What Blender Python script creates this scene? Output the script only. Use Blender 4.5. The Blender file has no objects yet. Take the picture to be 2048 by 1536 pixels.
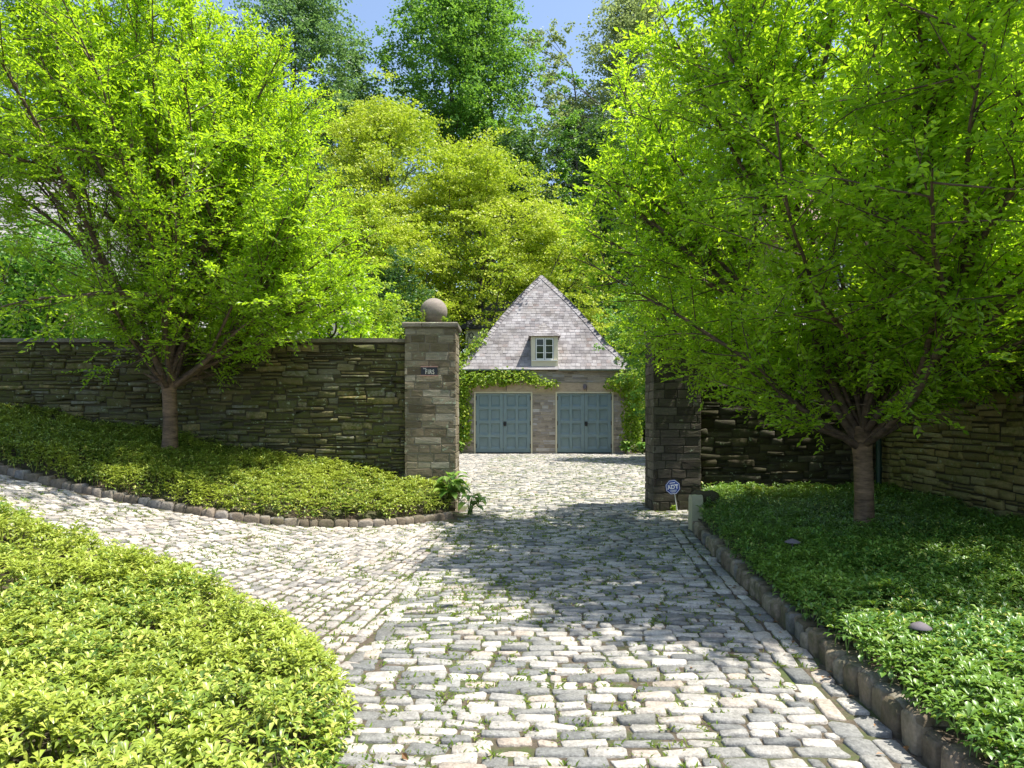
import bpy, math, random
import numpy as np
from mathutils import Vector, Matrix

sc = bpy.context.scene
col = sc.collection
R = math.radians

# ------------------------------------------------------------------ camera, sky, sun
F = 1365.0; HV = 835.0; CAMZ = 1.6
cam_d = bpy.data.cameras.new('camera'); cam = bpy.data.objects.new('camera', cam_d); col.objects.link(cam)
cam.location = (0, 0, CAMZ); cam.rotation_euler = (R(90), 0, 0)
cam_d.sensor_width = 36; cam_d.lens = 36*F/2048; cam_d.shift_y = (HV-768)/2048
cam_d.clip_start = .05; cam_d.clip_end = 2000
sc.camera = cam

SUN = Vector((.41, -.05, 1.0)).normalized()
elev = math.asin(SUN.z); azim = math.atan2(SUN.x, SUN.y)
w = bpy.data.worlds.new("World"); sc.world = w; w.use_nodes = True
nt = w.node_tree
sky = nt.nodes.new('ShaderNodeTexSky'); sky.sky_type = 'NISHITA'; sky.sun_disc = False
sky.sun_elevation = elev; sky.sun_rotation = azim; sky.air_density = 1.0; sky.dust_density = 1.6; sky.ozone_density = .9
bg = nt.nodes['Background']; nt.links.new(sky.outputs[0], bg.inputs[0]); bg.inputs[1].default_value = .14
sun_d = bpy.data.lights.new('sun', 'SUN'); sun_d.energy = 4.7; sun_d.angle = R(.53); sun_d.color = (1, .955, .87)
sun = bpy.data.objects.new('sun', sun_d); col.objects.link(sun)
sun.rotation_euler = SUN.to_track_quat('Z', 'Y').to_euler(); sun.location = (20, 5, 40)
sc.view_settings.view_transform = 'Standard'; sc.view_settings.look = 'None'
sc.view_settings.exposure = .96; sc.view_settings.gamma = 1.0
sc.cycles.max_bounces = 8; sc.cycles.transparent_max_bounces = 4; sc.cycles.diffuse_bounces = 4
sc.cycles.transmission_bounces = 4; sc.cycles.glossy_bounces = 2; sc.cycles.sample_clamp_indirect = 6
sc.cycles.use_denoising = True

# ------------------------------------------------------------------ helpers
def tag(o, label=None, cat=None, group=None, kind=None):
    if label: o['label'] = label
    if cat: o['category'] = cat
    if group: o['group'] = group
    if kind: o['kind'] = kind
    return o

def empty(name, loc=(0, 0, 0), rz=0.):
    o = bpy.data.objects.new(name, None); col.objects.link(o); o.location = loc; o.rotation_euler = (0, 0, rz)
    o.empty_display_size = .2
    return o

class MB:
    """collects faces; build() links them as ONE mesh object"""
    def __init__(s): s.V = []; s.n = 0; s.F = []
    def add(s, V, *faces, mi=0, smooth=False):
        V = np.asarray(V, float).reshape(-1, 3)
        fs = []
        for f in faces:
            if isinstance(f, list) and len({len(q) for q in f}) > 1:
                fs += [[q for q in f if len(q) == k] for k in sorted({len(q) for q in f})]
            else: fs.append(f)
        for f in fs:
            f = np.asarray(f, int)
            if len(f): s.F.append((f + s.n, mi, smooth))
        s.V.append(V); s.n += len(V)
    def box(s, lo, hi, mi=0, M=None):
        x0, y0, z0 = lo; x1, y1, z1 = hi
        V = np.array([(x0,y0,z0),(x1,y0,z0),(x1,y1,z0),(x0,y1,z0),(x0,y0,z1),(x1,y0,z1),(x1,y1,z1),(x0,y1,z1)], float)
        if M is not None: V = V @ M[:3, :3].T + M[:3, 3]
        s.add(V, [(0,3,2,1),(4,5,6,7),(0,1,5,4),(1,2,6,5),(2,3,7,6),(3,0,4,7)], mi=mi)
    def tube(s, P, r, k=6, mi=0, cap=True):
        P = np.asarray(P, float); n = len(P); r = np.broadcast_to(np.asarray(r, float), (n,))
        T = np.gradient(P, axis=0); T /= np.linalg.norm(T, axis=1)[:, None] + 1e-9
        up = np.array([0., 1., 0.]) if abs(T[0, 2]) > .8 else np.array([0., 0., 1.])
        A = np.cross(T, up); A /= np.linalg.norm(A, axis=1)[:, None] + 1e-9
        B = np.cross(T, A)
        a = np.arange(k)*2*math.pi/k
        V = P[:, None] + r[:, None, None]*(np.cos(a)[None, :, None]*A[:, None] + np.sin(a)[None, :, None]*B[:, None])
        i = np.arange(n-1)[:, None]*k; j = np.arange(k)[None, :]; j2 = (j+1) % k
        f = np.stack([i+j, i+j2, i+k+j2, i+k+j], -1).reshape(-1, 4)
        s.add(V.reshape(-1, 3), f, mi=mi, smooth=True)
        if cap:
            s.add(V[-1], [list(range(k))], mi=mi); s.add(V[0], [list(range(k))[::-1]], mi=mi)
    def lathe(s, prof, c=(0, 0, 0), k=24, mi=0, smooth=True):
        prof = np.asarray(prof, float); n = len(prof); a = np.arange(k)*2*math.pi/k
        V = np.stack([c[0]+prof[:, 0:1]*np.cos(a), c[1]+prof[:, 0:1]*np.sin(a), c[2]+np.repeat(prof[:, 1:2], k, 1)], -1)
        i = np.arange(n-1)[:, None]*k; j = np.arange(k)[None, :]; j2 = (j+1) % k
        s.add(V.reshape(-1, 3), np.stack([i+j, i+j2, i+k+j2, i+k+j], -1).reshape(-1, 4), mi=mi, smooth=smooth)
    def build(s, name, mats, parent=None):
        me = bpy.data.meshes.new(name)
        V = np.concatenate(s.V) if s.V else np.zeros((0, 3))
        o = bpy.data.objects.new(name, me); col.objects.link(o)
        if parent is not None:
            o.parent = parent
            rt = parent
            while rt.parent is not None: rt = rt.parent
            V = V - np.array(rt.get('_off', (0, 0, 0)))
        me.vertices.add(len(V)); me.vertices.foreach_set('co', V.astype(np.float32).ravel())
        L = [f.ravel() for f, _, _ in s.F]
        sizes = np.concatenate([np.full(len(f), f.shape[1]) for f, _, _ in s.F])
        loops = np.concatenate(L)
        me.loops.add(len(loops)); me.loops.foreach_set('vertex_index', loops.astype(np.int32))
        me.polygons.add(len(sizes))
        st = np.concatenate([[0], np.cumsum(sizes)[:-1]])
        me.polygons.foreach_set('loop_start', st.astype(np.int32))
        try: me.polygons.foreach_set('loop_total', sizes.astype(np.int32))
        except Exception: pass
        me.polygons.foreach_set('material_index', np.concatenate([np.full(len(f), m) for f, m, _ in s.F]).astype(np.int32))
        me.polygons.foreach_set('use_smooth', np.concatenate([np.full(len(f), sm) for f, _, sm in s.F]).astype(bool))
        if not isinstance(mats, (list, tuple)): mats = [mats]
        for m in mats: me.materials.append(m)
        me.update(calc_edges=True); me.validate()
        return o

def place(name, base, rz=0.):
    """thing whose parts are modelled in world coordinates: Empty at its base, parts stored relative to it"""
    o = empty(name, base); o['_off'] = [float(v) for v in base]
    return o

def vnoise(x, y, seed=0, sc_=1.0):
    x = np.asarray(x, float)/sc_; y = np.asarray(y, float)/sc_
    def hsh(i, j):
        v = np.sin(i*127.1+j*311.7+seed*74.7)*43758.5453
        return v-np.floor(v)
    i = np.floor(x); j = np.floor(y); fx = x-i; fy = y-j
    fx = fx*fx*(3-2*fx); fy = fy*fy*(3-2*fy)
    return (hsh(i, j)*(1-fx)+hsh(i+1, j)*fx)*(1-fy)+(hsh(i, j+1)*(1-fx)+hsh(i+1, j+1)*fx)*fy

def ground(x, y):
    """driveway level: flat towards the gate, the side road climbing to the left"""
    x = np.asarray(x, float); y = np.asarray(y, float)
    t = (-2.65-x)/.35
    ramp = .195*.35*np.log1p(np.exp(np.clip(t, -30, 30)))+np.where(t > 30, .195*.35*(t-30), 0)
    ramp = np.minimum(ramp, 2.3)
    und = .035*(vnoise(x, y, 3, 1.3)-.5)+.05*(vnoise(x, y, 5, 3.1)-.5)
    near = np.clip((14-y)/4, 0, 1)*np.clip((x+9)/3, 0, 1)
    return ramp + und*near

def unproj(u, v, off=0.):
    """meet of the line of sight through a photo pixel with the ground raised by off"""
    dx = (u-1024)/F; dz = (HV-v)/F
    lo, hi = .5, 60.
    D = np.linspace(.8, 60, 3000)
    g = CAMZ+D*dz-(ground(D*dx, D)+off)
    k = np.argmax(g < 0)
    return np.array([D[k]*dx, D[k]])

def inpoly(P, poly):
    x, y = P[:, 0], P[:, 1]; r = np.zeros(len(P), bool); n = len(poly)
    for i in range(n):
        x0, y0 = poly[i]; x1, y1 = poly[(i+1) % n]
        if y0 == y1: continue
        c = ((y0 > y) != (y1 > y)) & (x < (x1-x0)*(y-y0)/(y1-y0)+x0)
        r ^= c
    return r

def distpoly(P, line, closed=False):
    d = np.full(len(P), 1e9); n = len(line)
    for i in range(n if closed else n-1):
        a = np.array(line[i]); b = np.array(line[(i+1) % n]); ab = b-a
        t = np.clip(((P-a)@ab)/(ab@ab+1e-9), 0, 1)
        d = np.minimum(d, np.linalg.norm(P-(a+t[:, None]*ab), axis=1))
    return d

def resample(pts, step):
    pts = np.asarray(pts, float); d = np.concatenate([[0], np.cumsum(np.linalg.norm(np.diff(pts, axis=0), axis=1))])
    n = max(2, int(d[-1]/step)+1); s = np.linspace(0, d[-1], n)
    return np.stack([np.interp(s, d, pts[:, k]) for k in range(pts.shape[1])], 1)

def smooth_line(pts, it=3):
    pts = np.asarray(pts, float)
    for _ in range(it):
        q = np.empty((2*len(pts)-2, pts.shape[1])); q[0::2] = .75*pts[:-1]+.25*pts[1:]; q[1::2] = .25*pts[:-1]+.75*pts[1:]
        pts = np.concatenate([pts[:1], q, pts[-1:]])
    return pts

# ------------------------------------------------------------------ materials
class NT:
    def __init__(s, name):
        s.m = bpy.data.materials.new(name); s.m.use_nodes = True; s.t = s.m.node_tree
        s.b = s.t.nodes['Principled BSDF']; s.out = s.t.nodes['Material Output']
    def n(s, typ, **kw):
        nd = s.t.nodes.new(typ)
        for k, v in kw.items():
            if k in nd.bl_rna.properties: setattr(nd, k, v)
            else: nd.inputs[k].default_value = v
        return nd
    def l(s, a, b): s.t.links.new(a, b)
    def noise(s, scale, detail=4., rough=.55, vec=None, dist=0.):
        n = s.n('ShaderNodeTexNoise'); n.inputs['Scale'].default_value = scale; n.inputs['Detail'].default_value = detail
        n.inputs['Roughness'].default_value = rough; n.inputs['Distortion'].default_value = dist
        s.l(vec if vec is not None else s.coord(), n.inputs['Vector']); return n.outputs['Fac']
    def coord(s):
        if not hasattr(s, '_c'): s._c = s.n('ShaderNodeTexCoord').outputs['Object']
        return s._c
    def scaled(s, v):
        m = s.n('ShaderNodeMapping'); s.l(s.coord(), m.inputs['Vector']); m.inputs['Scale'].default_value = v
        return m.outputs['Vector']
    def island(s):
        if not hasattr(s, '_i'): s._i = s.n('ShaderNodeNewGeometry').outputs['Random Per Island']
        return s._i
    def ramp(s, fac, stops, interp='LINEAR'):
        r = s.n('ShaderNodeValToRGB'); cr = r.color_ramp; cr.interpolation = interp
        while len(cr.elements) < len(stops): cr.elements.new(.5)
        for e, (p, c) in zip(cr.elements, stops):
            e.position = p; e.color = (*c, 1) if len(c) == 3 else c
        s.l(fac, r.inputs[0]); return r.outputs[0]
    def mix(s, fac, a, b, mode='MIX'):
        m = s.n('ShaderNodeMix'); m.data_type = 'RGBA'; m.blend_type = mode
        for k, v in ((0, fac), (6, a), (7, b)):
            if isinstance(v, (int, float)): m.inputs[k].default_value = v
            elif isinstance(v, tuple): m.inputs[k].default_value = (*v, 1)
            else: s.l(v, m.inputs[k])
        return m.outputs[2]
    def math(s, op, a, b=0., c=None):
        m = s.n('ShaderNodeMath'); m.operation = op
        for k, v in enumerate((a, b) if c is None else (a, b, c)):
            if isinstance(v, (int, float)): m.inputs[k].default_value = v
            else: s.l(v, m.inputs[k])
        return m.outputs[0]
    def bump(s, h, strength=.5, dist=.01):
        b = s.n('ShaderNodeBump'); b.inputs['Strength'].default_value = strength; b.inputs['Distance'].default_value = dist
        s.l(h, b.inputs['Height']); s.l(b.outputs[0], s.b.inputs['Normal']); return b
    def base(s, c):
        if isinstance(c, tuple): s.b.inputs['Base Color'].default_value = (*c, 1)
        else: s.l(c, s.b.inputs['Base Color'])
        return s

def plain(name, c, rough=.6, metal=0., var=.15, sc_=8., spec=.5):
    t = NT(name); n = t.noise(sc_)
    t.base(t.mix(n, tuple(x*(1-var) for x in c), tuple(min(1, x*(1+var)) for x in c)))
    t.b.inputs['Roughness'].default_value = rough; t.b.inputs['Metallic'].default_value = metal
    t.b.inputs['Specular IOR Level'].default_value = spec
    t.bump(t.noise(sc_*12), .15, .004)
    return t.m

def leafmat(name, stops, trans, tfac=.45, patch=2.0, rough=.45, patch_c=None, spec=.35):
    """stops: colour by leaf; patch_c: another leaf tone spread in patches; trans: light passed through"""
    t = NT(name)
    c = t.ramp(t.island(), stops)
    tr = t.ramp(t.island(), [(0, tuple(x*.8 for x in trans)), (1, tuple(min(1, x*1.2) for x in trans))])
    if patch_c:
        n = t.ramp(t.noise(patch, 2.), [(.42, (0, 0, 0)), (.62, (1, 1, 1))])
        c = t.mix(t.math('MULTIPLY', n, .75), c, patch_c)
    t.base(c); t.b.inputs['Roughness'].default_value = rough; t.b.inputs['Specular IOR Level'].default_value = spec
    td = t.n('ShaderNodeBsdfTranslucent'); t.l(tr, td.inputs['Color'])
    ms = t.n('ShaderNodeMixShader'); ms.inputs[0].default_value = tfac
    t.l(t.b.outputs[0], ms.inputs[1]); t.l(td.outputs[0], ms.inputs[2]); t.l(ms.outputs[0], t.out.inputs['Surface'])
    return t.m

def stonemat(name, stops, moss=0., moss_c=(.045, .06, .012), moss_scale=1.2, lichen=0., streak=(6, 6, 40), bump=.6, rough=.9, lo=.7, speck=.5, stain=0.):
    t = NT(name)
    c = t.ramp(t.island(), stops)
    st = t.noise(1., 6., .65, t.scaled(streak))
    c = t.mix(.75, c, t.ramp(st, [(.25, (lo*.62,)*3), (.5, (.95,)*3), (.75, (1.25,)*3)]), 'MULTIPLY')
    sp = t.noise(55., 3.)
    c = t.mix(speck, c, t.ramp(sp, [(.3, (.7,)*3), (.7, (1.25,)*3)]), 'MULTIPLY')
    if stain:
        c = t.mix(stain, c, t.ramp(t.noise(.9, 6., .7), [(.32, (.55, .5, .42)), (.5, (.95, .93, .9)), (.7, (1.1,)*3)]), 'MULTIPLY')
        c = t.mix(stain*.8, c, t.ramp(t.noise(120, 2.), [(.36, (.6,)*3), (.5, (1.,)*3), (.66, (1.15,)*3)]), 'MULTIPLY')
    if moss:
        f = t.ramp(t.noise(moss_scale, 5., .6), [(.5-.25*moss, (0, 0, 0)), (.66-.1*moss, (1, 1, 1))])
        f2 = t.math('MULTIPLY', f, t.ramp(t.noise(18, 4.), [(.35, (.2,)*3), (.6, (1,)*3)]))
        c = t.mix(t.math('MULTIPLY', f2, min(1, moss)), c, moss_c)
    if lichen:
        f = t.ramp(t.noise(9., 5., .7), [(.64-.06*lichen, (0, 0, 0)), (.70-.06*lichen, (1, 1, 1))])
        c = t.mix(t.math('MULTIPLY', f, .75), c, (.36, .40, .29))
    t.base(c); t.b.inputs['Roughness'].default_value = rough; t.b.inputs['Specular IOR Level'].default_value = .25
    h = t.math('ADD', t.noise(1., 6., .7, t.scaled(tuple(x*3 for x in streak))), t.math('MULTIPLY', st, .8))
    t.bump(h, bump, .012)
    return t.m

M = {}
M['rubble'] = stonemat('mossy_rubble', [(0, (.05,.042,.025)), (.2, (.13,.105,.055)), (.45, (.19,.155,.085)), (.6, (.10,.095,.05)), (.78, (.2,.185,.14)), (.9, (.33,.25,.11)), (1, (.26,.25,.22))], moss=.9, moss_c=(.085,.095,.018), moss_scale=.8, lichen=.8, bump=.9)
M['rubble_shade'] = stonemat('shade_darkened_schist', [(0, (.025,.02,.014)), (.3, (.06,.048,.03)), (.6, (.085,.07,.042)), (.85, (.05,.045,.035)), (1, (.12,.105,.08))], moss=.5, lichen=.3)  # stone colour darkened to carry the shade on the back wall
M['rubble_side'] = stonemat('yellow_mossy_schist', [(0, (.17,.13,.06)), (.3, (.29,.23,.10)), (.6, (.36,.28,.13)), (.8, (.22,.19,.09)), (1, (.44,.37,.2))], moss=.7, moss_c=(.11,.125,.02), lichen=.3, streak=(8, 4, 26))
M['ashlar'] = stonemat('pillar_ashlar', [(0, (.13,.10,.065)), (.3, (.24,.19,.125)), (.6, (.18,.145,.10)), (.8, (.29,.24,.165)), (1, (.34,.30,.235))], moss=.35, lichen=.8)
M['ashlar_shade'] = stonemat('shade_darkened_ashlar', [(0, (.055,.045,.035)), (.4, (.10,.085,.065)), (.75, (.12,.10,.08)), (1, (.17,.15,.12))], moss=.4, lichen=.2)  # darker copy of the pillar stone, with the shade put into its colour
M['garage_stone'] = stonemat('garage_schist', [(0, (.22,.19,.155)), (.35, (.36,.31,.25)), (.6, (.43,.37,.30)), (.8, (.29,.26,.23)), (1, (.52,.49,.45))], streak=(4, 4, 30), bump=.4)
M['house_stone'] = stonemat('house_stone', [(0, (.35,.27,.2)), (.4, (.52,.4,.29)), (.7, (.62,.5,.38)), (1, (.45,.42,.38))], bump=.4)
M['cobble'] = stonemat('granite_cobble', [(0, (.18,.185,.18)), (.22, (.26,.26,.245)), (.40, (.35,.34,.315)), (.58, (.45,.425,.38)), (.82, (.53,.50,.445)), (.93, (.41,.35,.29)), (1, (.60,.58,.53))], streak=(14, 14, 14), bump=1., rough=.92, lo=.9, speck=.8, stain=.38, moss=.12, moss_c=(.10,.11,.045), moss_scale=2.5)
M['cobble_warm'] = stonemat('warm_granite_cobble', [(0, (.22,.215,.205)), (.22, (.37,.34,.31)), (.5, (.48,.44,.395)), (.75, (.55,.515,.465)), (.9, (.43,.37,.32)), (1, (.60,.57,.52))], streak=(14, 14, 14), bump=1., rough=.92, lo=.9, speck=.8, stain=.38, moss=.12, moss_c=(.10,.11,.045), moss_scale=2.5)
M['kerb'] = stonemat('kerb_granite', [(0, (.13,.10,.07)), (.4, (.27,.21,.15)), (.7, (.34,.28,.2)), (1, (.2,.19,.18))], moss=.6, streak=(12, 12, 12), bump=.7)
M['kerb_red'] = stonemat('brown_kerb_block', [(0, (.14,.11,.08)), (.5, (.27,.22,.17)), (1, (.26,.245,.23))], moss=.45, streak=(12, 12, 12), bump=.7)
M['rock'] = stonemat('boulder', [(0, (.38,.31,.25)), (1, (.42,.36,.3))], streak=(12, 12, 12), bump=1.)
M['sphere_stone'] = stonemat('carved_ball_stone', [(0, (.25,.215,.19)), (1, (.27,.23,.2))], moss=.2, streak=(3, 3, 9), bump=.25)
M['slate'] = stonemat('roof_slate', [(0, (.19,.175,.18)), (.3, (.27,.255,.26)), (.6, (.32,.305,.31)), (.85, (.37,.355,.36)), (1, (.24,.20,.195))], streak=(1.3, 1.3, 1.3), bump=.3, rough=.8, lo=.7, stain=.7)
M['slate_far'] = stonemat('pale_slate', [(0, (.2,.2,.2)), (.5, (.27,.26,.255)), (1, (.34,.31,.29))], streak=(5, 5, 5), bump=.25, rough=.75, lo=1.)
M['mortar'] = plain('lime_mortar', (.22,.19,.135), .95, var=.35, sc_=14)
M['mortar_shade'] = plain('shade_darkened_mortar', (.05,.045,.03), .95, var=.4, sc_=14)  # mortar tone lowered: painted shade for the right pillar and back wall
M['mortar_mid'] = plain('mossy_mortar', (.06,.052,.028), .95, var=.4, sc_=14)
M['mortar_pale'] = plain('pale_mortar', (.40,.34,.24), .95, var=.25, sc_=14)
M['coping'] = stonemat('coping_slab', [(0, (.15,.13,.10)), (.5, (.24,.21,.17)), (1, (.19,.17,.14))], moss=.4, lichen=.8, streak=(5, 5, 12))
M['lintel'] = stonemat('tan_lintel', [(0, (.46,.36,.245)), (1, (.48,.38,.26))], streak=(3, 3, 8), bump=.3)
M['post'] = plain('pale_post_stone', (.44,.42,.27), .85, var=.2, sc_=9)
M['cream'] = plain('cream_paint', (.66,.60,.42), .6, var=.07)
M['white'] = plain('white_paint', (.78,.78,.72), .5, var=.05)
M['blue'] = plain('slate_blue_door_paint', (.185,.255,.26), .55, var=.13, sc_=5)
M['black'] = plain('black_iron', (.012,.012,.013), .4)
M['greygreen'] = plain('copper_gutter', (.16,.24,.235), .5, metal=.3)
M['pipe'] = plain('dark_green_pipe', (.012,.04,.03), .5)
M['lampgrey'] = plain('weathered_lamp_metal', (.15,.13,.14), .75, spec=.2)
M['stake'] = plain('white_stake', (.6,.62,.6), .4)
M['signblue'] = plain('sign_blue', (.012,.06,.38), .35, var=.05)
M['signwhite'] = plain('sign_white', (.8,.82,.86), .35, var=.02)
M['signcream'] = plain('sign_cream_letter', (.74,.70,.58), .5, var=.03)
M['signblack'] = plain('sign_black', (.008,.008,.014), .35)
M['copper'] = plain('copper_rail', (.42,.23,.18), .5, metal=.2)
M['timber'] = plain('brown_timber', (.16,.10,.07), .7, var=.3)
M['stucco'] = plain('tan_stucco', (.36,.29,.2), .9, var=.12)
M['tile'] = stonemat('pinkish_tile', [(0, (.24,.15,.12)), (.5, (.32,.22,.18)), (1, (.36,.28,.24))], streak=(5, 5, 5), bump=.3)
M['wing_roof'] = plain('dark_shingle', (.045,.045,.05), .8, var=.4)
g = NT('window_glass'); g.base((.02, .025, .025)); g.b.inputs['Roughness'].default_value = .06; M['glass'] = g.m

def barkmat(name, a, b, sc_=(9, 9, 30), rings=True):
    t = NT(name)
    n = t.noise(1., 5., .65, t.scaled(sc_)); n2 = t.noise(3., 3.)
    c = t.ramp(n, [(.3, a), (.52, tuple(.5*(x+y) for x, y in zip(a, b))), (.72, b)])
    c = t.mix(.5, c, t.ramp(n2, [(.3, (.6,)*3), (.7, (1.3,)*3)]), 'MULTIPLY')
    t.base(c); t.b.inputs['Roughness'].default_value = .75; t.bump(n, .9, .02)
    return t.m
M['cherry_bark'] = barkmat('cherry_bark', (.045,.026,.014), (.30,.19,.11), (6, 6, 26))
M['twig_bark'] = barkmat('branch_bark', (.035,.023,.016), (.19,.125,.085), (10, 10, 20))
M['dark_bark'] = barkmat('dark_bark', (.03,.025,.02), (.12,.10,.08), (3, 3, 1))

t = NT('soil'); n = t.noise(30, 6., .7)
t.base(t.mix(t.ramp(t.noise(2.2, 4.), [(.45, (0,)*3), (.62, (1,)*3)]), t.ramp(n, [(.3, (.035,.024,.015)), (.7, (.10,.07,.045))]), (.055,.06,.02)))
t.b.inputs['Roughness'].default_value = .95; t.bump(n, .8, .02); M['soil'] = t.m
t = NT('joint_dirt'); n = t.noise(40, 6., .7)
c = t.ramp(n, [(.3, (.035,.026,.016)), (.7, (.14,.11,.075))])
f = t.ramp(t.noise(3.3, 5., .65), [(.46, (0,)*3), (.6, (1,)*3)])
t.base(t.mix(t.math('MULTIPLY', f, .8), c, (.06,.09,.018)))
t.b.inputs['Roughness'].default_value = .95; t.bump(n, .8, .015); M['joint'] = t.m

def lm(*a, **k): M[a[0]] = leafmat(*a, **k)
lm('cherry_leaf', [(0, (.07,.18,.012)), (.35, (.16,.31,.016)), (.7, (.25,.40,.022)), (1, (.40,.53,.07))], (.54,.80,.022), tfac=.52, patch=1.4, patch_c=(.30,.45,.03), rough=.36, spec=.5)
lm('cherry_leaf_deep', [(0, (.07,.18,.014)), (.35, (.16,.31,.018)), (.7, (.25,.41,.025)), (1, (.40,.54,.07))], (.56,.84,.025), tfac=.54, patch=1.2, patch_c=(.33,.48,.03), rough=.36, spec=.5)
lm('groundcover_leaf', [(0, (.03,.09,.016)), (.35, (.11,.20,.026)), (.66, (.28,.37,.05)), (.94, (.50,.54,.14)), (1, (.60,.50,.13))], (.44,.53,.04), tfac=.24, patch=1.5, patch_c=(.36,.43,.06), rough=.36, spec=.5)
lm('groundcover_shade_leaf', [(0, (.02,.085,.018)), (.4, (.055,.155,.025)), (.75, (.14,.27,.045)), (.95, (.34,.46,.11)), (1, (.5,.44,.1))], (.26,.42,.03), tfac=.24, patch=.9, patch_c=(.16,.28,.04), rough=.36, spec=.5)  # leaf greens deepened so the right bed's shade is painted in
lm('hosta_leaf', [(0, (.08,.2,.03)), (.5, (.16,.3,.05)), (1, (.3,.4,.08))], (.3,.5,.06), tfac=.35, rough=.4)
lm('vine_leaf', [(0, (.06,.16,.015)), (.4, (.18,.31,.025)), (.8, (.36,.46,.04)), (1, (.5,.5,.06))], (.4,.58,.03), tfac=.4, patch=.9, patch_c=(.28,.4,.03))
lm('maple_leaf', [(0, (.09,.18,.015)), (.4, (.23,.36,.022)), (.75, (.45,.54,.045)), (1, (.66,.64,.10))], (.49,.65,.035), tfac=.36, patch=.28, patch_c=(.58,.60,.07))
lm('green_leaf', [(0, (.04,.12,.02)), (.5, (.10,.24,.035)), (1, (.2,.38,.06))], (.28,.52,.05), tfac=.4, patch=.3, patch_c=(.10,.25,.03))
lm('olive_leaf', [(0, (.13,.19,.06)), (.5, (.26,.33,.11)), (1, (.42,.46,.2))], (.4,.5,.15), tfac=.38, patch=.25, patch_c=(.2,.28,.08))
lm('blue_green_leaf', [(0, (.04,.10,.04)), (.5, (.12,.225,.07)), (1, (.24,.38,.12))], (.25,.44,.10), tfac=.35, patch=.3, patch_c=(.06,.15,.055))
lm('dark_leaf', [(0, (.025,.075,.02)), (.5, (.055,.14,.032)), (1, (.11,.22,.045))], (.17,.32,.04), tfac=.3, patch=.3, patch_c=(.03,.09,.03))
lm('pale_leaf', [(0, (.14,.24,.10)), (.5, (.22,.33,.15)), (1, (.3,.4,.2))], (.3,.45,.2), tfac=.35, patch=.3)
lm('grass_blade', [(0, (.09,.16,.02)), (.6, (.17,.27,.035)), (1, (.32,.33,.08))], (.3,.42,.04), tfac=.35)
lm('dead_leaf', [(0, (.16,.075,.03)), (1, (.32,.18,.08))], (.2,.1,.03), tfac=.2)
lm('flower_petal', [(0, (.3,.04,.14)), (1, (.5,.12,.2))], (.5,.1,.2), tfac=.3)

# ------------------------------------------------------------------ batch shapes
def leaves(mb, P, D, N, L, W, fold=.18, droop=.12, mi=0, curved=False):
    """one folded leaf per row"""
    P = np.asarray(P, float); n = len(P)
    if not n: return
    D = D/(np.linalg.norm(D, axis=1)[:, None]+1e-9)
    S = np.cross(D, N); S /= np.linalg.norm(S, axis=1)[:, None]+1e-9
    N = np.cross(S, D)
    L = np.broadcast_to(L, (n,))[:, None]; W = np.broadcast_to(W, (n,))[:, None]
    if curved == 2:
        V = np.stack([P, P+D*L*.4+S*W*.3+N*(W*fold*.5+L*.05), P+D*L*.8+S*W*.5+N*(W*fold+L*.0), P+D*L*1.03-N*L*droop*.8, P+D*L*.8-S*W*.5+N*(W*fold+L*.0), P+D*L*.4-S*W*.3+N*(W*fold*.5+L*.05), P+D*L*.65+N*L*.03], 1)
        k = np.arange(n)[:, None]*7
        mb.add(V.reshape(-1, 3), np.concatenate([k+[0, 1, 6], k+[1, 2, 6], k+[2, 3, 6], k+[3, 4, 6], k+[4, 5, 6], k+[5, 0, 6]]), mi=mi, smooth=True)
    elif not curved:
        V = np.stack([P, P+D*L*.48+S*W*.5+N*W*fold, P+D*L-N*L*droop, P+D*L*.48-S*W*.5+N*W*fold], 1)
        k = np.arange(n)[:, None]*4
        mb.add(V.reshape(-1, 3), np.concatenate([k+[0, 1, 2], k+[0, 2, 3]]), mi=mi)
    else:
        V = np.stack([P, P+D*L*.6+S*W*.5+N*(W*fold+L*.04), P+D*L-N*L*droop, P+D*L*.6-S*W*.5+N*(W*fold+L*.04), P+D*L*.55+N*L*.05], 1)
        k = np.arange(n)[:, None]*5
        mb.add(V.reshape(-1, 3), np.concatenate([k+[0, 1, 4], k+[1, 2, 4], k+[2, 3, 4], k+[3, 0, 4]]), mi=mi, smooth=True)

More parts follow.
